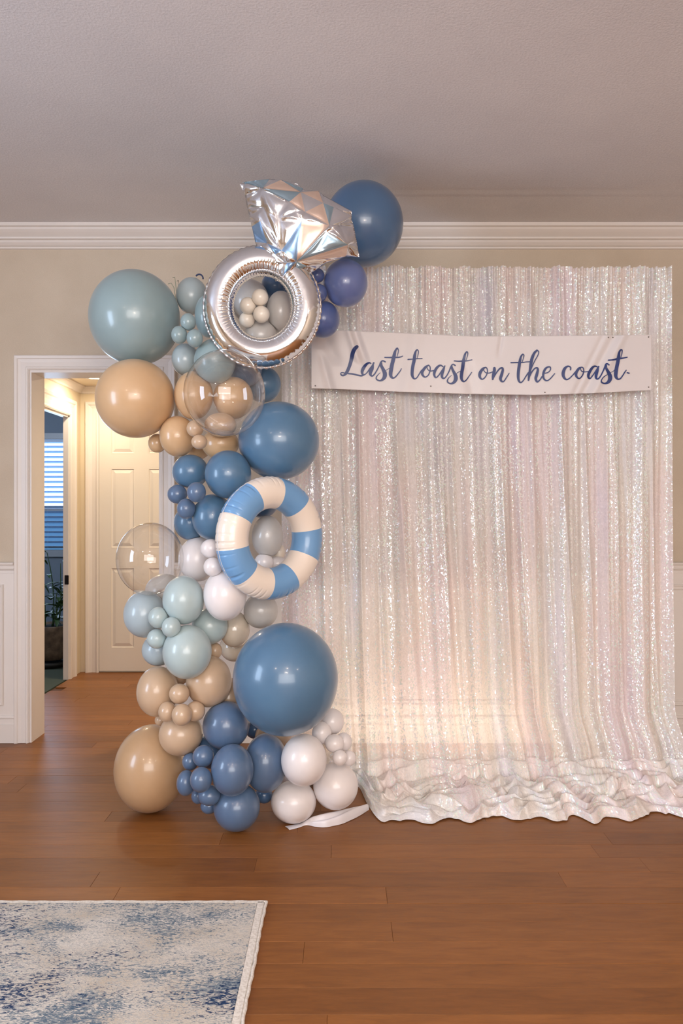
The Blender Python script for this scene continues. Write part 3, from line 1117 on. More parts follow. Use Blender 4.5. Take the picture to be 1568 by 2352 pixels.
def ban_depth(px, py):
    """distance from the camera plane of the banner's surface (it is wrinkled)"""
    t = (np.asarray(py, float) - 756) / 145.0
    x = np.asarray(px, float)
    d = BD + 0.006 * np.sin(x / 118.0) + 0.004 * np.sin(x / 47.0 + t * 1.2)

    def crease(x0, x1, w, a, e0=-0.2, e1=1.2):
        c = x0 + (x1 - x0) * t
        return 1.7 * a * np.exp(-((x - c) / w) ** 2) * sstep(e0, e0 + 0.2, t) * (1 - sstep(e1 - 0.2, e1, t))
    d = d + crease(812, 862, 9, 0.010, -0.3, 0.62) - crease(800, 846, 9, 0.008, -0.3, 0.6)
    d = d + crease(738, 800, 16, 0.008, -0.3, 0.6) + crease(722, 760, 10, 0.006, 0.3, 1.3)
    d = d + crease(1154, 1132, 5, 0.003, -0.3, 0.5) + crease(1418, 1340, 11, 0.006) - crease(1440, 1366, 9, 0.004)
    d = d + crease(1392, 1320, 7, 0.003) + crease(1050, 1085, 14, 0.004, .4, 1.3) - crease(960, 930, 16, 0.003)
    return d


def Wn(px, py, d):
    return np.stack([(px - CX) / FPX * d, CAMY + d, CAMZ - (py - CY) / FPX * d], -1)


PX, T = np.meshgrid(np.linspace(714.5, 1496.5, 500), np.linspace(0, 1, 70))
PY = ban_top(PX) * (1 - T) + ban_bot(PX) * T
ban = link('banner', grid_mesh('banner', Wn(PX, PY, ban_depth(PX, PY))), M_BAN, None, True)
so = ban.modifiers.new('thick', 'SOLIDIFY')
so.thickness = 0.0008
so.offset = 1
tag(ban, 'white vinyl banner with navy brush lettering hung across the sequin curtain', 'banner')

S1, S3, S4 = 160 / 1568, 200 / 1568, 180 / 1568
WORDS = [
    ((770, 780), S1, [
        [(485, 160, 74), (430, 215, 88), (388, 310, 90), (365, 420, 86), (338, 530, 80), (300, 640, 74), (255, 735, 72), (205, 795, 46), (150, 805, 38), (117, 765, 24), (150, 742, 22), (215, 755, 26), (300, 765, 34), (400, 775, 36), (500, 800, 36), (590, 812, 38), (660, 788, 24)],
        [(798, 535, 28), (755, 522, 38), (690, 562, 58), (632, 640, 74), (602, 715, 70), (612, 775, 46), (655, 788, 26), (710, 745, 26), (770, 660, 30), (835, 580, 36), (862, 525, 40)],
        [(852, 560, 36), (825, 650, 78), (790, 730, 82), (792, 790, 56), (832, 820, 34), (885, 770, 32), (940, 680, 28), (990, 580, 28), (1022, 510, 34), (1065, 475, 28), (1122, 500, 32)],
        [(1027, 510, 44), (1035, 590, 64), (1075, 670, 74), (1112, 760, 92), (1105, 840, 88), (1060, 900, 60), (1000, 925, 34), (935, 900, 32), (918, 860, 28), (950, 800, 20), (1008, 745, 10)],
        [(1120, 702, 10), (1175, 668, 12), (1235, 638, 12)],
        [(1385, 385, 14), (1408, 310, 18), (1418, 240, 20), (1392, 195, 34), (1355, 240, 46), (1330, 320, 70), (1310, 420, 84), (1280, 540, 84), (1256, 660, 88), (1242, 770, 82), (1258, 835, 60), (1300, 863, 38), (1350, 840, 30), (1410, 770, 26), (1455, 710, 22), (1484, 656, 18)],
        [(1112, 400, 24), (1200, 402, 28), (1300, 400, 34), (1400, 400, 30), (1470, 388, 26), (1515, 370, 20)]]),
    ((925, 780), S1, [
        [(322, 415, 12), (342, 330, 18), (348, 260, 20), (318, 228, 28), (285, 275, 44), (265, 360, 68), (252, 470, 74), (225, 590, 74), (210, 710, 70), (210, 800, 64), (235, 860, 44), (272, 883, 28), (320, 850, 26), (370, 770, 26), (420, 690, 28)],
        [(115, 446, 28), (200, 440, 22), (300, 432, 22), (432, 428, 22)],
        [(575, 580, 22), (520, 610, 52), (455, 690, 64), (432, 760, 60), (462, 820, 44), (508, 843, 28), (570, 800, 28), (608, 710, 26), (612, 620, 26), (575, 575, 24), (545, 600, 18), (548, 650, 18), (585, 695, 20), (640, 706, 22), (700, 692, 24)],
        [(905, 610, 24), (860, 582, 34), (810, 592, 48), (752, 650, 60), (712, 730, 62), (706, 800, 50), (742, 855, 32), (800, 810, 28), (860, 722, 28), (920, 640, 32), (945, 592, 28)],
        [(935, 620, 30), (905, 690, 64), (880, 780, 64), (885, 848, 50), (925, 872, 32), (980, 820, 28), (1040, 710, 28), (1085, 600, 32), (1128, 556, 28), (1178, 582, 28)],
        [(1097, 595, 34), (1112, 660, 52), (1150, 740, 64), (1186, 820, 84), (1186, 900, 88), (1140, 968, 60), (1070, 988, 35), (1012, 960, 32), (1002, 915, 30), (1032, 860, 20), (1095, 802, 10)],
        [(1205, 762, 12), (1250, 732, 16), (1290, 716, 12)],
        [(1425, 450, 16), (1452, 370, 20), (1460, 300, 22), (1436, 274, 28), (1402, 322, 42), (1376, 420, 64), (1360, 520, 74), (1346, 630, 74), (1326, 740, 74), (1316, 840, 70), (1330, 908, 54), (1375, 943, 32), (1430, 905, 26), (1490, 820, 24), (1548, 735, 18)],
        [(1158, 478, 24), (1250, 486, 26), (1350, 482, 34), (1450, 475, 26), (1552, 455, 22)]]),
    ((1080, 780), S3, [
        [(275, 498, 20), (225, 525, 44), (178, 590, 56), (166, 650, 50), (185, 698, 34), (222, 712, 24), (270, 670, 22), (303, 600, 20), (302, 530, 20), (272, 500, 20), (243, 525, 16), (248, 568, 16), (285, 598, 16), (340, 602, 18), (400, 580, 18)],
        [(432, 515, 48), (430, 560, 56), (412, 640, 50), (402, 712, 34)],
        [(415, 690, 20), (460, 610, 24), (520, 530, 28), (568, 510, 34), (583, 545, 42), (562, 630, 54), (542, 700, 50), (560, 748, 36), (602, 750, 24), (650, 680, 20), (697, 606, 16)],
        [(935, 395, 12), (955, 330, 16), (962, 280, 20), (940, 264, 24), (908, 312, 36), (892, 380, 48), (880, 460, 54), (866, 560, 54), (860, 660, 50), (872, 738, 40), (902, 772, 26), (945, 745, 22), (1000, 660, 22), (1040, 600, 24)],
        [(732, 415, 24), (830, 412, 24), (930, 412, 22), (1000, 402, 18), (1070, 398, 18)],
        [(1198, 192, 30), (1152, 240, 44), (1112, 330, 54), (1090, 430, 54), (1075, 530, 44), (1060, 630, 46), (1046, 730, 30)],
        [(1195, 190, 26), (1229, 218, 18), (1215, 280, 18), (1165, 370, 18), (1115, 475, 18), (1082, 565, 18), (1060, 640, 20)],
        [(1055, 690, 22), (1095, 600, 26), (1150, 527, 24), (1195, 508, 30), (1214, 542, 40), (1195, 630, 52), (1176, 700, 48), (1200, 757, 34), (1242, 735, 24), (1290, 665, 22)],
        [(1345, 605, 18), (1400, 590, 18), (1440, 542, 20), (1438, 498, 22), (1400, 492, 28), (1350, 525, 38), (1316, 600, 42), (1314, 680, 36), (1345, 728, 28), (1390, 737, 22), (1450, 690, 20), (1518, 610, 16)]]),
    ((1275, 780), S4, [
        [(304, 603, 28), (306, 562, 28), (280, 537, 28), (236, 538, 38), (182, 590, 60), (156, 680, 66), (170, 750, 54), (215, 797, 34), (270, 783, 26), (340, 720, 24), (395, 655, 26)],
        [(530, 550, 20), (475, 575, 46), (422, 650, 58), (416, 720, 50), (450, 768, 32), (490, 774, 24), (540, 720, 24), (567, 640, 22), (560, 575, 20), (525, 550, 20), (506, 582, 16), (525, 630, 18), (580, 647, 20), (650, 640, 20)],
        [(840, 545, 22), (790, 532, 34), (740, 562, 48), (682, 650, 60), (660, 720, 54), (672, 768, 38), (702, 773, 26), (760, 700, 26), (820, 612, 30), (866, 540, 30)],
        [(858, 550, 28), (840, 620, 54), (815, 710, 58), (816, 768, 42), (847, 787, 28), (890, 750, 26), (940, 660, 26), (985, 560, 30), (1007, 500, 34), (1035, 482, 30), (1073, 505, 28)],
        [(1012, 512, 36), (1022, 580, 50), (1060, 650, 62), (1095, 730, 80), (1090, 800, 80), (1050, 857, 56), (990, 876, 34), (935, 860, 30), (920, 820, 24), (960, 755, 20), (1038, 700, 12)],
        [(1105, 660, 10), (1150, 638, 12), (1190, 600, 12)],
        [(1310, 355, 14), (1330, 285, 18), (1336, 215, 22), (1313, 203, 28), (1280, 252, 42), (1265, 350, 64), (1250, 450, 70), (1226, 560, 72), (1210, 670, 74), (1212, 738, 64), (1247, 788, 36), (1295, 783, 28), (1340, 730, 24), (1385, 660, 24), (1418, 612, 20)],
        [(1062, 412, 28), (1150, 405, 30), (1250, 385, 42), (1350, 370, 30), (1438, 352, 20)],
        [(1437, 662, 22), (1475, 672, 26)]]),
]


def catmull(pts, sub=7):
    P = np.array(pts, float)
    if len(P) < 3:
        return np.array([P[0] + (P[-1] - P[0]) * t for t in np.linspace(0, 1, sub)])
    E = np.vstack([2 * P[0] - P[1], P, 2 * P[-1] - P[-2]])
    out = []
    for i in range(1, len(E) - 2):
        for k in range(sub):
            t = k / sub
            a, b, c, d = E[i - 1], E[i], E[i + 1], E[i + 2]
            out.append(0.5 * ((2 * b) + (c - a) * t + (2 * a - 5 * b + 4 * c - d) * t ** 2 + (3 * b - a - 3 * c + d) * t ** 3))
    out.append(P[-1])
    return np.array(out)


def word_mesh(org, sc, strokes):
    verts, faces = [], []

    def add(px, py, lift=0.0022):
        d = float(ban_depth(px, py)) - lift
        verts.append(tuple(W(px, py, d)))
        return len(verts) - 1
    for si, st in enumerate(strokes):
        C = catmull(st)
        C[:, 0] = org[0] + C[:, 0] * sc
        C[:, 1] = org[1] + C[:, 1] * sc
        C[:, 2] = np.maximum(C[:, 2] * sc * 0.5, 0.55)
        T_ = np.gradient(C[:, :2], axis=0)
        T_ /= np.linalg.norm(T_, axis=1)[:, None] + 1e-9
        N_ = np.stack([-T_[:, 1], T_[:, 0]], -1)
        lift = 0.0022 + 0.00012 * si
        L, R = [], []
        for c, nn in zip(C, N_):
            L.append(add(c[0] + nn[0] * c[2], c[1] + nn[1] * c[2], lift))
            R.append(add(c[0] - nn[0] * c[2], c[1] - nn[1] * c[2], lift))
        for i in range(len(C) - 1):
            faces.append((L[i], L[i + 1], R[i + 1], R[i]))
        for e, sg in ((0, -1), (-1, 1)):     # round ends
            c, tt = C[e], T_[e] * sg
            nn = N_[e]
            ring = [add(c[0] + c[2] * (nn[0] * math.cos(a) + tt[0] * math.sin(a)), c[1] + c[2] * (nn[1] * math.cos(a) + tt[1] * math.sin(a)), lift) for a in np.linspace(0, PI, 9)]
            faces.append(tuple(ring))
    me = bpy.data.meshes.new('lettering')
    me.from_pydata(verts, [], faces)
    return me


for org, sc, st in WORDS:
    link('lettering', word_mesh(org, sc, st), M_NAVY, ban)
pinbm = None
for (px, py) in ((724, 886), (1489, 774), (1489, 889), (989, 887), (1251, 901), (1397, 775), (1407, 775)):
    p = W(px, py, float(ban_depth(px, py)) - 0.002)
    bm = bmesh.new()
    bmesh.ops.create_uvsphere(bm, u_segments=10, v_segments=6, radius=0.0032, matrix=Matrix.Translation(p))
    link('pin', bm, plain('pin_metal', rgb(130, 122, 116), 0.4, 0.5) if pinbm is None else pinbm, ban, True)
    pinbm = bpy.data.materials['pin_metal']

# ------------------------------------------------------------------ balloons
def latex(name, col, rough=0.3, coat=0.35, sss=0.0):
    m = NT(name)
    p = m.p
    v = m.mapping('Object')
    nz = m.noise(v, 9.0, 3, 0.6)
    a = tuple(c * 0.96 for c in col[:3]) + (1,)
    b = tuple(min(1, c * 1.04) for c in col[:3]) + (1,)
    r = m.ramp(nz.outputs[0], [(0.3, a), (0.7, b)])
    m.l(r.outputs[0], p.inputs['Base Color'])
    p.inputs['Roughness'].default_value = rough
    p.inputs['Coat Weight'].default_value = coat
    p.inputs['Coat Roughness'].default_value = 0.10
    p.inputs['Sheen Weight'].default_value = 0.05
    p.inputs['Sheen Roughness'].default_value = 0.4
    return m.m


MB = {
    'teal': latex('latex_dusty_teal', rgb(142, 163, 167)),
    'fog': latex('latex_fog_blue', rgb(164, 178, 182)),
    'tan': latex('latex_tan', rgb(208, 172, 132)),
    'sand_dim': latex('latex_sand_dimmed', rgb(190, 156, 120)),  # sand latex darkened: the dimmer light near the floor is in the colour
    'sand': latex('latex_sand', rgb(200, 172, 144)),
    'blue': latex('latex_denim_blue', rgb(82, 118, 150)),
    'slate': latex('latex_slate_blue', rgb(88, 112, 144)),
    'navy': latex('latex_deep_blue', rgb(74, 104, 140)),
    'peri': latex('latex_periwinkle', rgb(98, 112, 162)),
    'perid': latex('latex_periwinkle_dark', rgb(80, 96, 146)),
    'white': latex('latex_white', rgb(232, 226, 226)),
    'cream': latex('latex_cream', rgb(236, 226, 212)),
    'grey': latex('latex_pearl_grey', rgb(196, 192, 188)),
    'pearl': latex('latex_pearl', rgb(214, 200, 182), 0.2, 0.8),
    'aqua': latex('latex_pale_aqua', rgb(176, 194, 196)),
    'ice': latex('latex_ice_blue', rgb(168, 184, 192)),
}


def clear_mat(name, tint, body, col=(0.9, 0.9, 0.9, 1)):
    m = NT(name)
    lw = m.n('ShaderNodeLayerWeight', inp={'Blend': 0.5})
    tr = m.n('ShaderNodeBsdfTransparent', inp={'Color': tint})
    gl = m.n('ShaderNodeBsdfGlossy', inp={'Roughness': 0.03})
    df = m.n('ShaderNodeBsdfDiffuse', inp={'Color': col})
    a = m.n('ShaderNodeMixShader', inp={0: body})
    m.l(tr.outputs[0], a.inputs[1])
    m.l(df.outputs[0], a.inputs[2])
    b = m.n('ShaderNodeMixShader')
    f = m.math('MULTIPLY_ADD', m.math('POWER', lw.outputs['Facing'], 3.0), 0.85, 0.06, clamp=True)
    m.l(f, b.inputs[0])
    m.l(a.outputs[0], b.inputs[1])
    m.l(gl.outputs[0], b.inputs[2])
    m.l(b.outputs[0], m.out.inputs['Surface'])
    return m.m


MB['clear'] = clear_mat('clear_plastic', (0.99, 0.98, 0.97, 1), 0.015)
MB['haze'] = clear_mat('hazy_clear_latex', (0.97, 0.96, 0.94, 1), 0.16, (0.75, 0.70, 0.65, 1))

# (left, right, top, bottom) in photo pixels, distance, colour, label
BAL = [
    (202, 414, 617, 840, 3.30, 'teal', 'huge dusty teal balloon at the upper left of the garland, above the big tan one'),
    (217, 402, 824, 1006, 3.20, 'tan', 'big tan balloon covering the top corner of the doorway'),
    (404, 477, 636, 723, 3.36, 'fog', 'grey-blue balloon topmost behind the silver ring, beside the huge teal one'),
    (447, 510, 675, 776, 3.28, 'teal', 'light blue oval balloon half hidden behind the left side of the silver ring'),
    (414, 450, 719, 760, 3.10, 'teal', 'small light blue balloon, topmost of the three right of the huge teal one'),
    (393, 430, 748, 790, 3.10, 'teal', 'small light blue balloon touching the right edge of the huge teal balloon'),
    (428, 466, 756, 798, 3.08, 'teal', 'small light blue balloon, rightmost of the three beside the huge teal one'),
    (394, 458, 788, 864, 3.25, 'fog', 'medium grey-blue balloon between the huge teal and the upper clear balloon'),
    (445, 541, 778, 882, 3.15, 'teal', 'medium light blue balloon behind the top of the upper clear balloon'),
    (526, 602, 812, 888, 3.32, 'navy', 'darker blue balloon behind the upper clear balloon, under the silver ring'),
    (562, 645, 840, 925, 3.36, 'blue', 'blue balloon under the silver ring, right of the upper clear balloon'),
    (400, 489, 852, 964, 3.20, 'tan', 'tan balloon behind the left half of the upper clear balloon'),
    (489, 581, 865, 963, 3.22, 'tan', 'tan balloon behind the right half of the upper clear balloon'),
    (366, 450, 955, 1049, 3.20, 'tan', 'medium tan balloon below right of the big tan one at the doorway'),
    (340, 382, 996, 1040, 3.32, 'tan', 'small tan balloon peeping out under the big tan one'),
    (428, 467, 965, 1004, 3.08, 'sand', 'small tan balloon below the left edge of the upper clear balloon'),
    (439, 476, 998, 1032, 3.06, 'sand', 'small tan balloon, lower of the pair below the upper clear balloon'),
    (469, 543, 948, 1004, 3.12, 'sand', 'tan balloon seen through the bottom of the upper clear balloon'),
    (462, 549, 984, 1055, 3.22, 'tan', 'medium tan balloon between the upper clear and the medium blue balloons'),
    (424, 484, 1000, 1056, 3.34, 'tan', 'tan balloon mostly hidden above the two blue balloons'),
    (547, 733, 922, 1102, 3.15, 'blue', 'big blue balloon above the striped swim ring'),
    (395, 479, 1044, 1122, 3.20, 'blue', 'medium blue balloon under the tan cluster at the left edge of the garland'),
    (470, 577, 1034, 1145, 3.08, 'blue', 'medium blue balloon left of the big blue one, above the striped ring'),
    (384, 430, 1113, 1157, 3.16, 'slate', 'small blue balloon sticking out at the left edge beside the door casing'),
    (429, 473, 1107, 1154, 3.02, 'slate', 'small blue balloon in front, below the two medium blue balloons'),
    (406, 449, 1145, 1192, 3.10, 'slate', 'small blue balloon, lowest of the three small blue ones beside the door casing'),
    (399, 475, 1160, 1241, 3.25, 'blue', 'blue balloon behind, just above the white balloons left of the striped ring'),
    (440, 536, 1135, 1241, 3.12, 'blue', 'medium blue balloon touching the left edge of the striped swim ring'),
    (409, 500, 1233, 1336, 3.15, 'white', 'medium white balloon left of the striped swim ring'),
    (460, 507, 1238, 1282, 3.00, 'white', 'small white balloon, upper of the pair against the striped ring'),
    (467, 511, 1280, 1324, 2.98, 'white', 'small white balloon, lower of the pair against the striped ring'),
    (467, 566, 1306, 1426, 3.05, 'white', 'medium white balloon below the left side of the striped ring'),
    (578, 650, 1184, 1280, 3.24, 'grey', 'pearl grey balloon seen through the hole of the striped ring'),
    (626, 655, 1248, 1288, 3.30, 'cream', 'cream balloon sliver behind the grey one inside the striped ring'),
    (584, 628, 1270, 1314, 3.22, 'white', 'small white balloon at the bottom left of the striped ring hole'),
    (612, 662, 1278, 1310, 3.26, 'white', 'flat white balloon at the bottom of the striped ring hole'),
    (562, 640, 1112, 1190, 3.32, 'navy', 'dark blue balloon behind the top of the striped ring hole'),
    (332, 424, 1318, 1402, 3.28, 'grey', 'translucent grey balloon under the lower clear balloon'),
    (373, 469, 1322, 1435, 3.08, 'aqua', 'pale aqua balloon beside the lower clear balloon'),
    (283, 381, 1357, 1465, 3.15, 'ice', 'ice blue balloon leftmost of the pale cluster, under the lower clear balloon'),
    (340, 386, 1394, 1443, 3.02, 'aqua', 'small aqua balloon, topmost of the three in the pale blue cluster'),
    (371, 415, 1417, 1464, 2.98, 'aqua', 'small aqua balloon, rightmost of the three in the pale blue cluster'),
    (337, 383, 1444, 1490, 3.02, 'aqua', 'small aqua balloon, lowest of the three in the pale blue cluster'),
    (373, 486, 1435, 1560, 3.00, 'aqua', 'large pale aqua balloon above the tan balloons'),
    (440, 523, 1396, 1480, 3.20, 'aqua', 'grey-green aqua balloon tucked behind, under the medium white one'),
    (325, 401, 1456, 1530, 3.20, 'ice', 'ice blue balloon at the left edge above the lower tan cluster'),
    (504, 574, 1404, 1488, 3.22, 'pearl', 'shiny pearl balloon left of the top of the giant blue one'),
    (559, 638, 1362, 1444, 3.22, 'grey', 'pearl grey balloon between the striped ring and the giant blue balloon'),
    (504, 572, 1452, 1520, 3.28, 'pearl', 'shiny pearl balloon pressed behind the left edge of the giant blue one'),
    (478, 510, 1476, 1514, 3.18, 'sand', 'tiny dark tan balloon between the large aqua and the giant blue'),
    (427, 532, 1506, 1625, 3.12, 'sand', 'medium tan balloon between the large aqua and the giant blue balloon'),
    (313, 410, 1530, 1647, 3.15, 'sand', 'medium tan balloon at the left edge under the ice blue one'),
    (376, 436, 1520, 1576, 3.20, 'sand', 'tan balloon mostly hidden under the large aqua one'),
    (388, 435, 1570, 1617, 3.02, 'sand', 'small tan balloon, topmost of the four in the lower tan cluster'),
    (363, 405, 1611, 1659, 3.03, 'sand', 'small tan balloon, leftmost of the four in the lower tan cluster'),
    (394, 441, 1616, 1668, 2.98, 'sand', 'small tan balloon, front middle of the four in the lower tan cluster'),
    (426, 471, 1610, 1657, 3.03, 'sand', 'small tan balloon, rightmost of the four in the lower tan cluster'),
    (355, 381, 1641, 1667, 3.20, 'sand', 'tiny tan balloon at the left edge above the big lower tan balloon'),
    (364, 466, 1636, 1737, 3.12, 'sand', 'medium tan balloon between the big lower tan and the blue cluster'),
    (261, 430, 1663, 1869, 3.24, 'sand_dim', 'big tan balloon resting on the floor at the foot of the garland'),
    (465, 573, 1610, 1723, 3.10, 'slate', 'medium blue balloon below left of the giant blue one'),
    (442, 491, 1711, 1763, 3.00, 'slate', 'small blue balloon, topmost of the small blue ones beside the big floor tan'),
    (418, 456, 1728, 1770, 3.08, 'slate', 'small blue balloon squeezed behind against the big floor tan balloon'),
    (405, 449, 1768, 1829, 3.02, 'slate', 'small blue balloon, leftmost, overlapping the big floor tan balloon'),
    (436, 487, 1761, 1821, 2.97, 'slate', 'small blue balloon, front middle of the small blue ones near the floor'),
    (454, 507, 1803, 1851, 3.00, 'slate', 'small blue balloon left above the lowest blue balloon'),
    (439, 471, 1810, 1847, 3.10, 'slate', 'tiny blue balloon behind, near the floor beside the big tan one'),
    (460, 500, 1832, 1870, 3.10, 'slate', 'tiny blue balloon, lowest of the small blue ones near the floor'),
    (484, 582, 1708, 1830, 2.98, 'slate', 'medium blue balloon in front, standing on the lowest blue balloon'),
    (490, 597, 1797, 1911, 3.04, 'slate', 'medium blue balloon lowest of all, resting on the floor'),
    (560, 660, 1683, 1822, 3.10, 'slate', 'medium blue balloon between the front blue and the white balloons'),
    (586, 626, 1806, 1846, 3.20, 'navy', 'tiny dark blue balloon in the shade above the floor'),
    (563, 607, 1653, 1697, 3.24, 'navy', 'dark blue balloon deep in the gap under the giant blue one'),
    (534, 776, 1430, 1692, 2.98, 'blue', 'giant blue balloon in front of the sequin curtain'),
    (645, 750, 1685, 1807, 3.05, 'white', 'medium white balloon directly under the giant blue one'),
    (622, 726, 1792, 1892, 3.12, 'white', 'medium white balloon resting on the floor beside the lowest blue one'),
    (719, 822, 1750, 1861, 3.14, 'white', 'medium white balloon against the pooled sequin curtain'),
    (734, 790, 1627, 1688, 3.20, 'white', 'white balloon, topmost of the small white cluster by the curtain'),
    (716, 761, 1657, 1710, 3.12, 'white', 'small white balloon touching the lower right of the giant blue one'),
    (746, 790, 1686, 1729, 3.08, 'white', 'small white balloon in the middle of the white cluster by the curtain'),
    (770, 808, 1682, 1726, 3.15, 'white', 'small white balloon, rightmost upper of the white cluster by the curtain'),
    (763, 797, 1722, 1759, 3.06, 'white', 'small white balloon low in the cluster, above the medium white by the curtain'),
    (786, 817, 1723, 1760, 3.13, 'white', 'tiny white balloon, rightmost of all, touching the sequin curtain'),
    (585, 668, 1652, 1736, 3.17, 'sand', 'tan balloon glimpsed between the giant blue and the medium white balloons'),
    (492, 562, 1556, 1650, 3.19, 'sand', 'tan balloon glimpsed in the shade left of the giant blue one'),
    (448, 522, 1684, 1766, 3.18, 'navy', 'dark blue balloon hidden behind the front blue cluster'),
    (744, 926, 412, 615, 3.44, 'navy', 'big dark blue balloon at the top, touching the ceiling beside the foil gem'),
    (742, 844, 594, 706, 3.26, 'peri', 'medium periwinkle balloon above the left end of the banner'),
    (702, 780, 690, 777, 3.30, 'perid', 'periwinkle balloon behind the right side of the silver ring'),
    (708, 745, 615, 651, 3.22, 'perid', 'small periwinkle balloon under the right corner of the foil gem'),
    (716, 751, 652, 695, 3.22, 'perid', 'small periwinkle balloon, lower of the pair right of the silver ring'),
    (578, 616, 663, 703, 3.20, 'cream', 'small cream balloon, topmost of the four inside the silver ring'),
    (550, 588, 682, 722, 3.20, 'cream', 'small cream balloon, left of the four inside the silver ring'),
    (581, 619, 702, 742, 3.18, 'cream', 'small cream balloon, right of the four inside the silver ring'),
    (549, 585, 716, 753, 3.20, 'cream', 'small cream balloon, lowest of the four inside the silver ring'),
    (612, 678, 667, 763, 3.30, 'grey', 'pearl grey balloon at the right inside the silver ring'),
    (528, 618, 640, 742, 3.34, 'grey', 'pearl grey balloon at the upper left inside the silver ring'),
    (559, 637, 733, 809, 3.30, 'grey', 'pearl grey balloon at the bottom inside the silver ring'),
    (600, 665, 622, 690, 3.42, 'navy', 'dark blue balloon deep behind the top of the silver ring'),
    (266, 422, 1200, 1368, 3.10, 'clear2', 'large clear bubble balloon in front of the hall door'),
    (421, 609, 802, 1003, 2.94, 'clear2', 'large clear bubble balloon in front of the upper tan balloons'),
]


def fit(b, d):
    """centre and semi-axes of the ellipsoid whose outline fills the pixel box at distance d"""
    l, r, t, bt = b[:4]
    a1, a2 = math.atan((l - CX) / FPX), math.atan((r - CX) / FPX)
    th, al = (a1 + a2) / 2, (a2 - a1) / 2
    x = d * math.tan(th)
    ax = d / math.cos(th) * math.sin(al)
    b1, b2 = math.atan((CY - bt) / FPX), math.atan((CY - t) / FPX)
    ph, be = (b1 + b2) / 2, (b2 - b1) / 2
    z = CAMZ + d * math.tan(ph)
    az = d / math.cos(ph) * math.sin(be)
    return Vector((x, CAMY + d, z)), ax, (ax + az) / 2, az


N = len(BAL)
D = [b[4] for b in BAL]
D0 = list(D)
inter = [not b[5].startswith('clear') for b in BAL]
OBST = []
for k_ in range(26):
    a_ = 2 * PI * k_ / 26
    OBST.append((W(602 + 99.5 * math.cos(a_), 705 - 105.5 * math.sin(a_), 3.06), 0.062))
    kk_ = 3.0 / FPX
    u_ = 104.5 * kk_ * math.sin(a_)
    lc_ = W(622, 1236, 3.0)
    yw_ = math.radians(40)
    OBST.append((lc_ + Vector((u_ * math.cos(yw_), u_ * math.sin(yw_), 104.5 * kk_ * math.cos(a_))), 36.5 * kk_ + 0.002))
for (gx, gy, gr) in ((600, 470, 0.05), (650, 480, 0.075), (700, 500, 0.08), (750, 520, 0.075), (790, 550, 0.045), (640, 540, 0.07), (700, 560, 0.07), (640, 590, 0.045), (760, 560, 0.05), (690, 450, 0.055), (740, 470, 0.06), (785, 500, 0.045)):
    OBST.append((W(gx, gy, 3.03), gr))
for it in range(220):
    F = [fit(b, d) for b, d in zip(BAL, D)]
    push = [0.0] * N
    cnt = [0] * N
    for i in range(N):
        for j in range(i + 1, N):
            ci, _, ri, _ = F[i]
            cj, _, rj, _ = F[j]
            if not inter[i] or not inter[j]:
                if inter[i] == inter[j]:
                    continue
            v = cj - ci
            need = (ri + rj) * 0.93 if (inter[i] and inter[j]) else (ri + rj)
            if v.length < need:
                lat = math.hypot(v.x, v.z)
                dz = abs(v.y)
                want = math.sqrt(max(0.0, need * need - lat * lat))
                mv = min(0.012, (want - dz) * 0.35)
                s = 1.0 if D0[j] > D0[i] or (D0[j] == D0[i] and j > i) else -1.0
                wi = 1.0 / (ri + 0.02)
                wj = 1.0 / (rj + 0.02)
                push[i] -= s * mv * wi / (wi + wj)
                push[j] += s * mv * wj / (wi + wj)
    for i in range(N):
        ci, _, ri, _ = F[i]
        if BAL[i][5] == 'clear2' and BAL[i][0] > 400:
            continue
        for (co, ro) in OBST:
            v = ci - co
            need = (ri + ro) * 0.97
            if v.length < need:
                lat = math.hypot(v.x, v.z)
                push[i] += min(0.02, (math.sqrt(max(0, need * need - lat * lat)) - v.y) * 0.5)
    for i in range(N):
        D[i] += push[i] * 0.6 + (D0[i] - D[i]) * 0.015
        D[i] = max(2.74, min(3.58, D[i]))
        if BAL[i][1] > 650:
            lim = BY - CAMY - 0.06 - F[i][2]
            if BAL[i][2] > 590:
                D[i] = min(D[i], lim)
    for i in range(N):                          # keep out of floor and ceiling
        c, ax, ay, az = fit(BAL[i], D[i])
        g = 0
        while c.z - az < 0.001 and g < 60:
            D[i] -= 0.004
            g += 1
            c, ax, ay, az = fit(BAL[i], D[i])
        while c.z + az > CEILZ - 0.004 and g < 60:
            D[i] -= 0.004
            g += 1
            c, ax, ay, az = fit(BAL[i], D[i])
    if it > 0 and it % 40 == 0:
        pass
FITS = [fit(b, d) for b, d in zip(BAL, D)]

# unit sphere
bm = bmesh.new()
bmesh.ops.create_icosphere(bm, subdivisions=5, radius=1.0)
UV_ = np.array([v.co[:] for v in bm.verts])
UF_ = [[v.index for v in f.verts] for f in bm.faces]
bm.free()
SMALLbm = bmesh.new()
bmesh.ops.create_icosphere(SMALLbm, subdivisions=4, radius=1.0)
SV_ = np.array([v.co[:] for v in SMALLbm.verts])
SF_ = [[v.index for v in f.verts] for f in SMALLbm.faces]
SMALLbm.free()

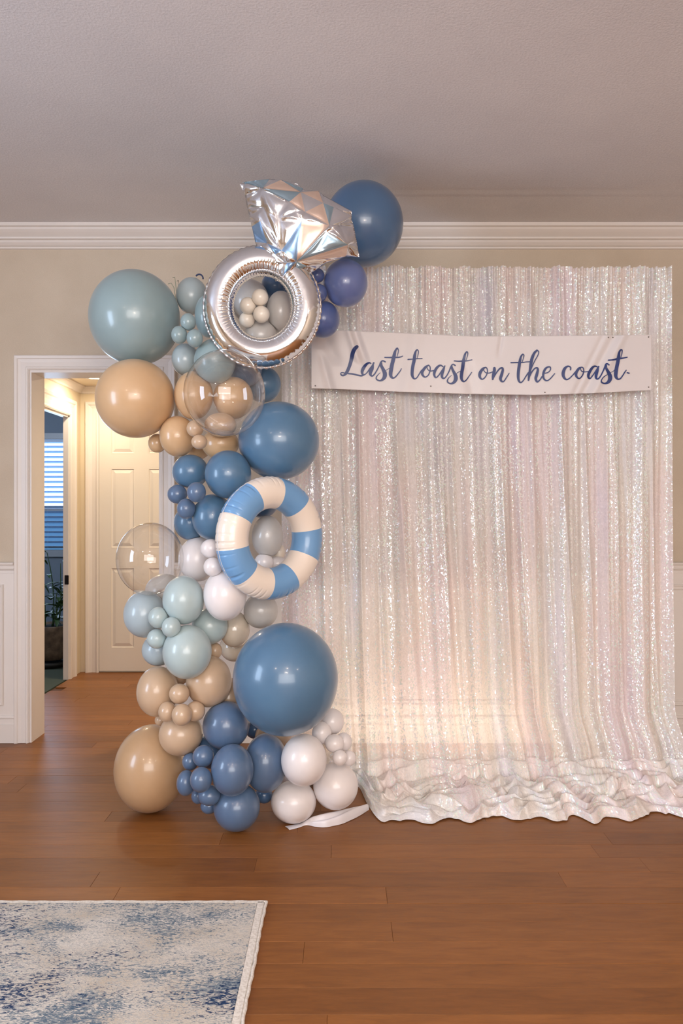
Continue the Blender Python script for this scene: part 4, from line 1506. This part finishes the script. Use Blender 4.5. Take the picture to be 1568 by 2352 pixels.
GROUPS = {'teal': 'dusty blue balloons', 'fog': 'dusty blue balloons', 'tan': 'tan balloons', 'sand': 'tan balloons', 'sand_dim': 'tan balloons', 'blue': 'blue balloons',
          'slate': 'blue balloons', 'navy': 'blue balloons', 'peri': 'periwinkle balloons', 'perid': 'periwinkle balloons', 'white': 'white balloons',
          'cream': 'white balloons', 'grey': 'pearl balloons', 'pearl': 'pearl balloons', 'aqua': 'pale aqua balloons', 'ice': 'pale aqua balloons', 'clear2': 'clear balloons'}
BOB = {}
for i, b in enumerate(BAL):
    c, ax, ay, az = FITS[i]
    big = max(ax, az) > 0.05
    V = (UV_ if big else SV_).copy()
    Fc = UF_ if big else SF_
    V = V * np.array([ax, ay, az])
    cc = np.array(c)
    if True:
        # latex gives way where balloons press on each other: flatten at the contact plane
        for j in range(N):
            if j == i or not (inter[i] or inter[j]):
                continue
            cj, bx, by_, bz = FITS[j]
            v = np.array(cj) - cc
            L = np.linalg.norm(v)
            n_ = v / L
            hi = math.sqrt((ax * n_[0]) ** 2 + (ay * n_[1]) ** 2 + (az * n_[2]) ** 2)
            hj = math.sqrt((bx * n_[0]) ** 2 + (by_ * n_[1]) ** 2 + (bz * n_[2]) ** 2)
            if L < hi + hj + 0.0008:
                t = (L * L + hi * hi - hj * hj) / (2 * L)
                t = max(t, -0.2 * hi) - 0.0005
                s = V @ n_
                over = s > t
                V[over] -= np.outer(s[over] - t, n_)
        for (co, ro) in OBST:
            v = np.array(co) - cc
            L = np.linalg.norm(v)
            if L < ay + ro:
                n_ = v / L
                t = L - ro - 0.0006
                if t > 0.3 * ay:
                    s = V @ n_
                    over = s > t
                    V[over] -= np.outer(s[over] - t, n_)
        if c.z - az < 0.004:                    # settles on the floor
            V[:, 2] = np.maximum(V[:, 2], 0.0008 - c.z)
    V += cc
    me = bpy.data.meshes.new('balloon')
    me.from_pydata(V.tolist(), [], Fc)
    mat = MB['clear'] if b[5] == 'clear2' else MB[b[5]]
    if b[5] == 'clear2':
        nm = 'clear_balloon'
    else:
        nm = 'balloon'
    o = link(nm, me, mat, None, True)
    tag(o, b[6], 'balloon', GROUPS[b[5]])
    BOB[i] = o

# twisted neck of the upper clear balloon, gathered inside
ci = len(BAL) - 1
p = W(489, 910, D[ci] - 0.02)
M_NECK = clear_mat('clear_neck', (0.95, 0.94, 0.92, 1), 0.25)
bm = bmesh.new()
tube(bm, [p + Vector((-0.016, 0, 0.008)), p + Vector((-0.006, 0, 0.003)), p, p + Vector((0.006, 0, 0.002)), p + Vector((0.018, 0, 0.007))], [0.010, 0.004, 0.0028, 0.004, 0.009], 12, False)
link('neck', bm, M_NECK, BOB[ci], True)
# curl of navy tape and green-grey line on top of the grey-blue balloon
c2 = FITS[2][0]
pts = [W(452 + 9 * math.cos(a), 640 - 10 * math.sin(a), D[2] - 0.01) for a in np.linspace(-0.1, PI * 0.8, 9)]
o = link('ribbon_curl', tube(bmesh.new(), [p + Vector((0.01, 0, 0)) for p in pts], 0.0035, 6), plain('navy_ribbon', rgb(36, 52, 92), 0.4), None, True)
tag(o, 'short curl of navy ribbon standing on the topmost grey-blue balloon', 'ribbon')
bm = bmesh.new()
for k, (dx, top) in enumerate(((0, 632), (5, 640), (-5, 646))):
    tube(bm, [W(406 + dx * .4, 690, D[2] - 0.02), W(404 + dx, 660, D[2] - 0.02), W(401 + dx * 1.6, top + 4, D[2] - 0.02), W(396 + dx * 2, top + 6, D[2] - 0.02)], 0.0016, 5)
o = link('garland_tape', bm, plain('clear_green_tape', rgb(150, 158, 140), 0.3), None, True)
tag(o, 'thin translucent garland tape poking up between the huge teal and grey-blue balloons', 'tape')

# ------------------------------------------------------------------ silver ring balloon with a foil gem
def foil(name, col, rough, metal=1.0, wr=0.06):
    m = NT(name)
    p = m.p
    p.inputs['Base Color'].default_value = col
    p.inputs['Metallic'].default_value = metal
    p.inputs['Roughness'].default_value = rough
    v = m.mapping('Object')
    nz = m.noise(v, 14.0, 3, 0.55, 0.6)
    m.bump(nz.outputs[0], wr, 0.01)
    return m.m


M_SILVER = foil('silver_foil', (0.86, 0.88, 0.91, 1), 0.10)
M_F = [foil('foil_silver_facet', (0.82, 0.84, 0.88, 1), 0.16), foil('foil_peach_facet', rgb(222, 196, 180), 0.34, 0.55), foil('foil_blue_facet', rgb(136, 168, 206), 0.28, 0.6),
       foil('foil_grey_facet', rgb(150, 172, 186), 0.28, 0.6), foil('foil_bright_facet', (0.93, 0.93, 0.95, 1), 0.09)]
RD = 3.06
ring = empty('ring_balloon', W(602, 844, RD))
tag(ring, 'silver foil ring balloon topped by a large faceted foil gem', 'balloon')


def ring_mesh():
    nu, nv = 420, 56
    k = RD / FPX
    cen = W(602, 705, RD)
    P = np.zeros((nu, nv, 3))
    for i in range(nu):
        th = 2 * PI * i / nu
        Ro = 1.0
        Rx, Rz = 99.5 * k, 105.5 * k
        wr = 0.5 * math.sin(th * 78 + 2 * math.sin(th * 5)) + 0.5 * math.sin(th * 127 + 3 * math.sin(th * 3))
        for j in range(nv):
            ph = 2 * PI * j / nv
            c, s = math.cos(ph), math.sin(ph)
            # lens-like section with a welded seam on the outer and inner edge
            r = 34.0 * k
            pin = abs(c) ** 6
            rad = r * c
            dep = r * 1.02 * s * (1 - 0.10 * pin)
            if c < -0.2:
                w = min(1, (-c - 0.2) / 0.5)
                dep *= 1 + 0.085 * wr * w
                rad += 0.0018 * wr * w
            if c > 0.72:
                w = (c - 0.72) / 0.28
                dep *= 1 + 0.10 * math.sin(th * 64) * w
            x = (Rx + rad) * math.cos(th)
            z = (Rz + rad) * math.sin(th)
            P[i, j] = (cen.x + x, cen.y - dep, cen.z + z)
    return grid_mesh('band', P, True, True)


bnd = link('band', ring_mesh(), M_SILVER, ring, True)
# welded seam flange
k = RD / FPX
cen = W(602, 705, RD)
rows_ = []
nth = 360
for rr in (0, 1, 2):
    row_ = []
    for i in range(nth):
        th = 2 * PI * i / nth
        sc_ = 0.0016 * math.sin(th * 58 + 2 * math.sin(4 * th))
        e = (132.2 + 0.2) * k if rr == 0 else (136.5 if rr == 1 else 136.5) * k + sc_
        e2 = (138.6) * k if rr == 0 else 142.6 * k + sc_
        yy = -0.0022 if rr < 2 else 0.002
        row_.append((cen.x + e * math.cos(th), cen.y + yy + 0.002 * math.sin(th * 58), cen.z + e2 * math.sin(th)))
    rows_.append(row_)
link('seam', grid_mesh('seam', np.array(rows_), True), foil('seam_foil', (0.80, 0.77, 0.76, 1), 0.3), ring, True)


def crop2(x, y):
    return (460 + 0.3189 * x, 380 + 0.3189 * y)


G = dict(P0=(283, 135), P1=(400, 106), P2=(500, 97), P2b=(580, 104), P3=(700, 135), P3b=(752, 178), P4=(850, 182), P4b=(885, 215), P5=(1000, 280), P6=(1090, 330), P6b=(1088, 385), P7=(1105, 440),
         P8=(1128, 560), P9=(1145, 660), P10=(1050, 655), P11=(900, 705), P12=(780, 788), P12b=(650, 822), P13=(540, 835), P14=(415, 620), P14b=(395, 550), P15=(370, 440), P16=(335, 300), P17=(322, 215))
OUT = ['P0', 'P1', 'P2', 'P2b', 'P3', 'P3b', 'P4', 'P4b', 'P5', 'P6', 'P6b', 'P7', 'P8', 'P9', 'P10', 'P11', 'P12', 'P12b', 'P13', 'P14', 'P14b', 'P15', 'P16', 'P17']
INN = [(447, 163), (722, 192), (755, 335), (885, 270), (928, 430), (640, 262), (730, 395), (585, 612), (692, 690), (905, 475), (690, 330), (480, 560), (620, 705), (1062, 572), (960, 300),
       (770, 725), (560, 380), (430, 400), (455, 300), (1000, 430), (830, 620)]
outp = [G[n] for n in OUT]
# soften the outline with extra points along each edge
poly = []
for a, b in zip(outp, outp[1:] + outp[:1]):
    for t in (0.0, 0.5):
        poly.append((a[0] + (b[0] - a[0]) * t, a[1] + (b[1] - a[1]) * t))
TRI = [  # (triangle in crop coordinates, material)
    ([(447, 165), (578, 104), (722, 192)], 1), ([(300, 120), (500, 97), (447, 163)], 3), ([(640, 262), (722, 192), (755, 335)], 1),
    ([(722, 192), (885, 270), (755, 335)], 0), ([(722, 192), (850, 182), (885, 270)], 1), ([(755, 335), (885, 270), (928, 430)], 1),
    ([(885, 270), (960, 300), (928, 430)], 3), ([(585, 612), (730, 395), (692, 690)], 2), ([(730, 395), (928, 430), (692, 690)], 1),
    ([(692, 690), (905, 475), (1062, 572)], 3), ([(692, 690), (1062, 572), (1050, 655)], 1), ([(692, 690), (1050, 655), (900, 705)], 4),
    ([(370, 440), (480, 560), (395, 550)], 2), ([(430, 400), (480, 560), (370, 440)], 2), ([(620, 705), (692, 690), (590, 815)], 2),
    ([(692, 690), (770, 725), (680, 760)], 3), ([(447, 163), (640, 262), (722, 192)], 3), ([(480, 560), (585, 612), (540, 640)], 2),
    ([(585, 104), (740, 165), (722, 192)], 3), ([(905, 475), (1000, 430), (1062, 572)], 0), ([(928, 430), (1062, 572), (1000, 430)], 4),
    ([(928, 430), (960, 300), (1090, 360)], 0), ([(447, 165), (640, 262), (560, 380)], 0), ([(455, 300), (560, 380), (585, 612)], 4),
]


def in_tri(p, t):
    s = []
    for a, b in zip(t, t[1:] + t[:1]):
        s.append((b[0] - a[0]) * (p[1] - a[1]) - (b[1] - a[1]) * (p[0] - a[0]))
    return all(q >= 0 for q in s) or all(q <= 0 for q in s)


def seg_dist(P, A, B):
    AB = B - A
    t = np.clip(((P - A) @ AB) / (AB @ AB), 0, 1)
    return np.linalg.norm(P - (A + t[:, None] * AB), axis=1)


def gem():
    pts = [Vector(p) for p in poly] + [Vector(p) for p in INN]
    n = len(poly)
    cons = [(i, (i + 1) % n) for i in range(n)]
    look = {(round(p.x), round(p.y)): i for i, p in enumerate(pts)}
    for t, _m in TRI:
        ids = []
        for q in t:
            kq = (round(q[0]), round(q[1]))
            if kq not in look:
                look[kq] = len(pts)
                pts.append(Vector(q))
            ids.append(look[kq])
        cons += [(ids[0], ids[1]), (ids[1], ids[2]), (ids[2], ids[0])]
    vs, es, fs, *_ = delaunay_2d_cdt(pts, cons, [], 1, 1e-3)
    inner = [Vector(p) for p in INN]
    PO = np.array(poly)
    verts, faces, mats = [], [], []
    cache = {}
    S = 9

    def key(x, y):
        return (round(x * 8), round(y * 8))

    def vid(x, y, crease):
        kk = key(x, y)
        if kk not in cache:
            cache[kk] = len(verts)
            verts.append([x, y, crease])
        return cache[kk]
    for f in fs:
        A, B, C_ = [vs[i] for i in f]
        cen_ = (A + B + C_) / 3
        mi = 0
        for t, m_ in TRI:
            if in_tri(cen_, t):
                mi = m_
                break
        idx = {}
        for i in range(S + 1):
            for j in range(S + 1 - i):
                a, b = i / S, j / S
                c = 1 - a - b
                q = A * a + B * b + C_ * c
                idx[i, j] = vid(q.x, q.y, min(a, b, c))
        for i in range(S):
            for j in range(S - i):
                faces.append((idx[i, j], idx[i + 1, j], idx[i, j + 1]))
                mats.append(mi)
                if j < S - i - 1:
                    faces.append((idx[i + 1, j], idx[i + 1, j + 1], idx[i, j + 1]))
                    mats.append(mi)
    V = np.array(verts)
    P2 = V[:, :2]
    dist = np.full(len(P2), 1e9)
    for a, b in zip(PO, np.roll(PO, -1, 0)):
        dist = np.minimum(dist, seg_dist(P2, a, b))
    dn = np.clip(dist / 215.0, 0, 1)
    h = 0.085 * np.sqrt(np.clip(1 - (1 - dn) ** 2, 0, 1)) ** 1.05
    E_ = np.array(sorted({tuple(sorted((f_[k_], f_[(k_ + 1) % 3]))) for f_ in faces for k_ in range(3)}))
    fixed = dist < 1.0
    for _i in range(60):
        acc = np.zeros(len(h))
        cn = np.zeros(len(h))
        np.add.at(acc, E_[:, 0], h[E_[:, 1]])
        np.add.at(acc, E_[:, 1], h[E_[:, 0]])
        np.add.at(cn, E_[:, 0], 1)
        np.add.at(cn, E_[:, 1], 1)
        h = np.where(fixed, h, acc / np.maximum(cn, 1))
    h += 0.005 * np.clip(V[:, 2] * 3.2, 0, 1) * np.clip(dn * 4, 0, 1)      # facets puff between printed creases
    # large tucks along the left and lower edges
    X, Y = P2[:, 0], P2[:, 1]
    tuck = np.exp(-((X - 445 - (Y - 300) * 0.35) / 22.0) ** 2) * sstep(140, 220, Y) * (1 - sstep(520, 600, Y))
    tuck2 = np.exp(-((X - 570 - (Y - 400) * 0.05) / 18.0) ** 2) * sstep(250, 350, Y) * (1 - sstep(560, 640, Y))
    h = h - 0.007 * tuck - 0.004 * tuck2
    edge = (1 - np.clip(dist / 45.0, 0, 1))
    ang = np.arctan2(Y - 430, X - 700)
    h = h + 0.003 * edge * np.sin(ang * 40) * np.clip(dist / 10, 0, 1)
    GD = RD - 0.012
    out = []
    for (x, y), hh, s in zip(P2, h, dist):
        px, py = crop2(x, y)
        # the gem leans: its upper edge nearer the camera
        lean = 0.0 + (y - 640) / 540.0 * 0.05
        out.append(tuple(W(px, py, GD - hh + lean * 0.6)))
    nf = len(out)
    back = []
    for (x, y), hh in zip(P2, h):
        px, py = crop2(x, y)
        lean = 0.0 + (y - 640) / 540.0 * 0.05
        back.append(tuple(W(px, py, GD + hh * 0.75 + 0.0005 + lean * 0.6)))
    me = bpy.data.meshes.new('gem')
    bf = [(a + nf, c + nf, b + nf) for a, b, c in faces]
    me.from_pydata(out + back, [], faces + bf)
    for m_ in M_F:
        me.materials.append(m_)
    me.polygons.foreach_set('material_index', mats + [0] * len(bf))
    me.validate()
    bm = bmesh.new()
    bm.from_mesh(me)
    bmesh.ops.remove_doubles(bm, verts=bm.verts, dist=0.0006)
    bmesh.ops.recalc_face_normals(bm, faces=bm.faces)
    bm.to_mesh(me)
    bm.free()
    return me


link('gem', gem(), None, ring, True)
# ------------------------------------------------------------------ striped swim ring
LD = 3.00
yaw = math.radians(40)
k = LD / FPX
lc = W(622, 1236, LD)
RR, rr = 104.5 * k, 36.5 * k
M_LB = plain('vinyl_sky_blue', rgb(112, 160, 208), 0.3, coat=0.3, bump=(30, 0.05, 0.004))
M_LW = plain('vinyl_off_white', rgb(238, 226, 214), 0.3, coat=0.3, bump=(30, 0.05, 0.004))


def swim():
    nu, nv = 600, 56
    P = np.zeros((nu, nv, 3))
    for i in range(nu):
        th = 2 * PI * i / nu      # clockwise from the top
        for j in range(nv):
            ph = 2 * PI * j / nv
            c, s = math.cos(ph), math.sin(ph)
            r = rr
            dep = r * s
            rad = r * c
            if c > 0.35:           # welded outer seam with gathers
                w = ((c - 0.35) / 0.65)
                g = max(0.0, math.sin(th * 47 + 2.5 * math.sin(th * 7)) ) ** 3 * (0.5 + 0.5 * math.sin(th * 11 + 1))
                dep *= 1 - 0.0 * w
                rad -= 0.0055 * g * w
                dep -= 0.0035 * g * w * np.sign(s) * abs(s) ** 0.3
            a = (RR + rad)
            u = a * math.sin(th)
            z = a * math.cos(th)
            x = u * math.cos(yaw) + dep * math.sin(yaw)
            y = u * math.sin(yaw) - dep * math.cos(yaw)
            P[i, j] = (lc.x + x, lc.y + y, lc.z + z)
    me = grid_mesh('swim_ring', P, True, True)
    start = math.radians(8)
    mi = []
    for i in range(nu):
        th = 2 * PI * (i + 0.5) / nu - start
        seg = int((th % (2 * PI)) / (PI / 5))
        mi += [0 if seg % 2 == 0 else 1] * nv
    me.materials.append(M_LB)
    me.materials.append(M_LW)
    me.polygons.foreach_set('material_index', mi)
    return me


sw = link('swim_ring', swim(), None, None, True)
tag(sw, 'inflated blue and white striped swim ring hung on the balloon garland', 'swim ring')
# outer welded seam
rows_ = []
for rr_ in (0, 1, 2):
    row_ = []
    for i in range(400):
        th = 2 * PI * i / 400
        a = RR + rr + (0.0 if rr_ != 1 else 0.0025 + 0.0008 * math.sin(th * 60)) - 0.0008
        dep = (-0.0012, 0, 0.0012)[rr_]
        u = a * math.sin(th)
        row_.append((lc.x + u * math.cos(yaw) + dep * math.sin(yaw), lc.y + u * math.sin(yaw) - dep * math.cos(yaw), lc.z + a * math.cos(th)))
    rows_.append(row_)
link('seam', grid_mesh('seam', np.array(rows_), True), plain('seam_vinyl', rgb(206, 204, 206), 0.4), sw, True)
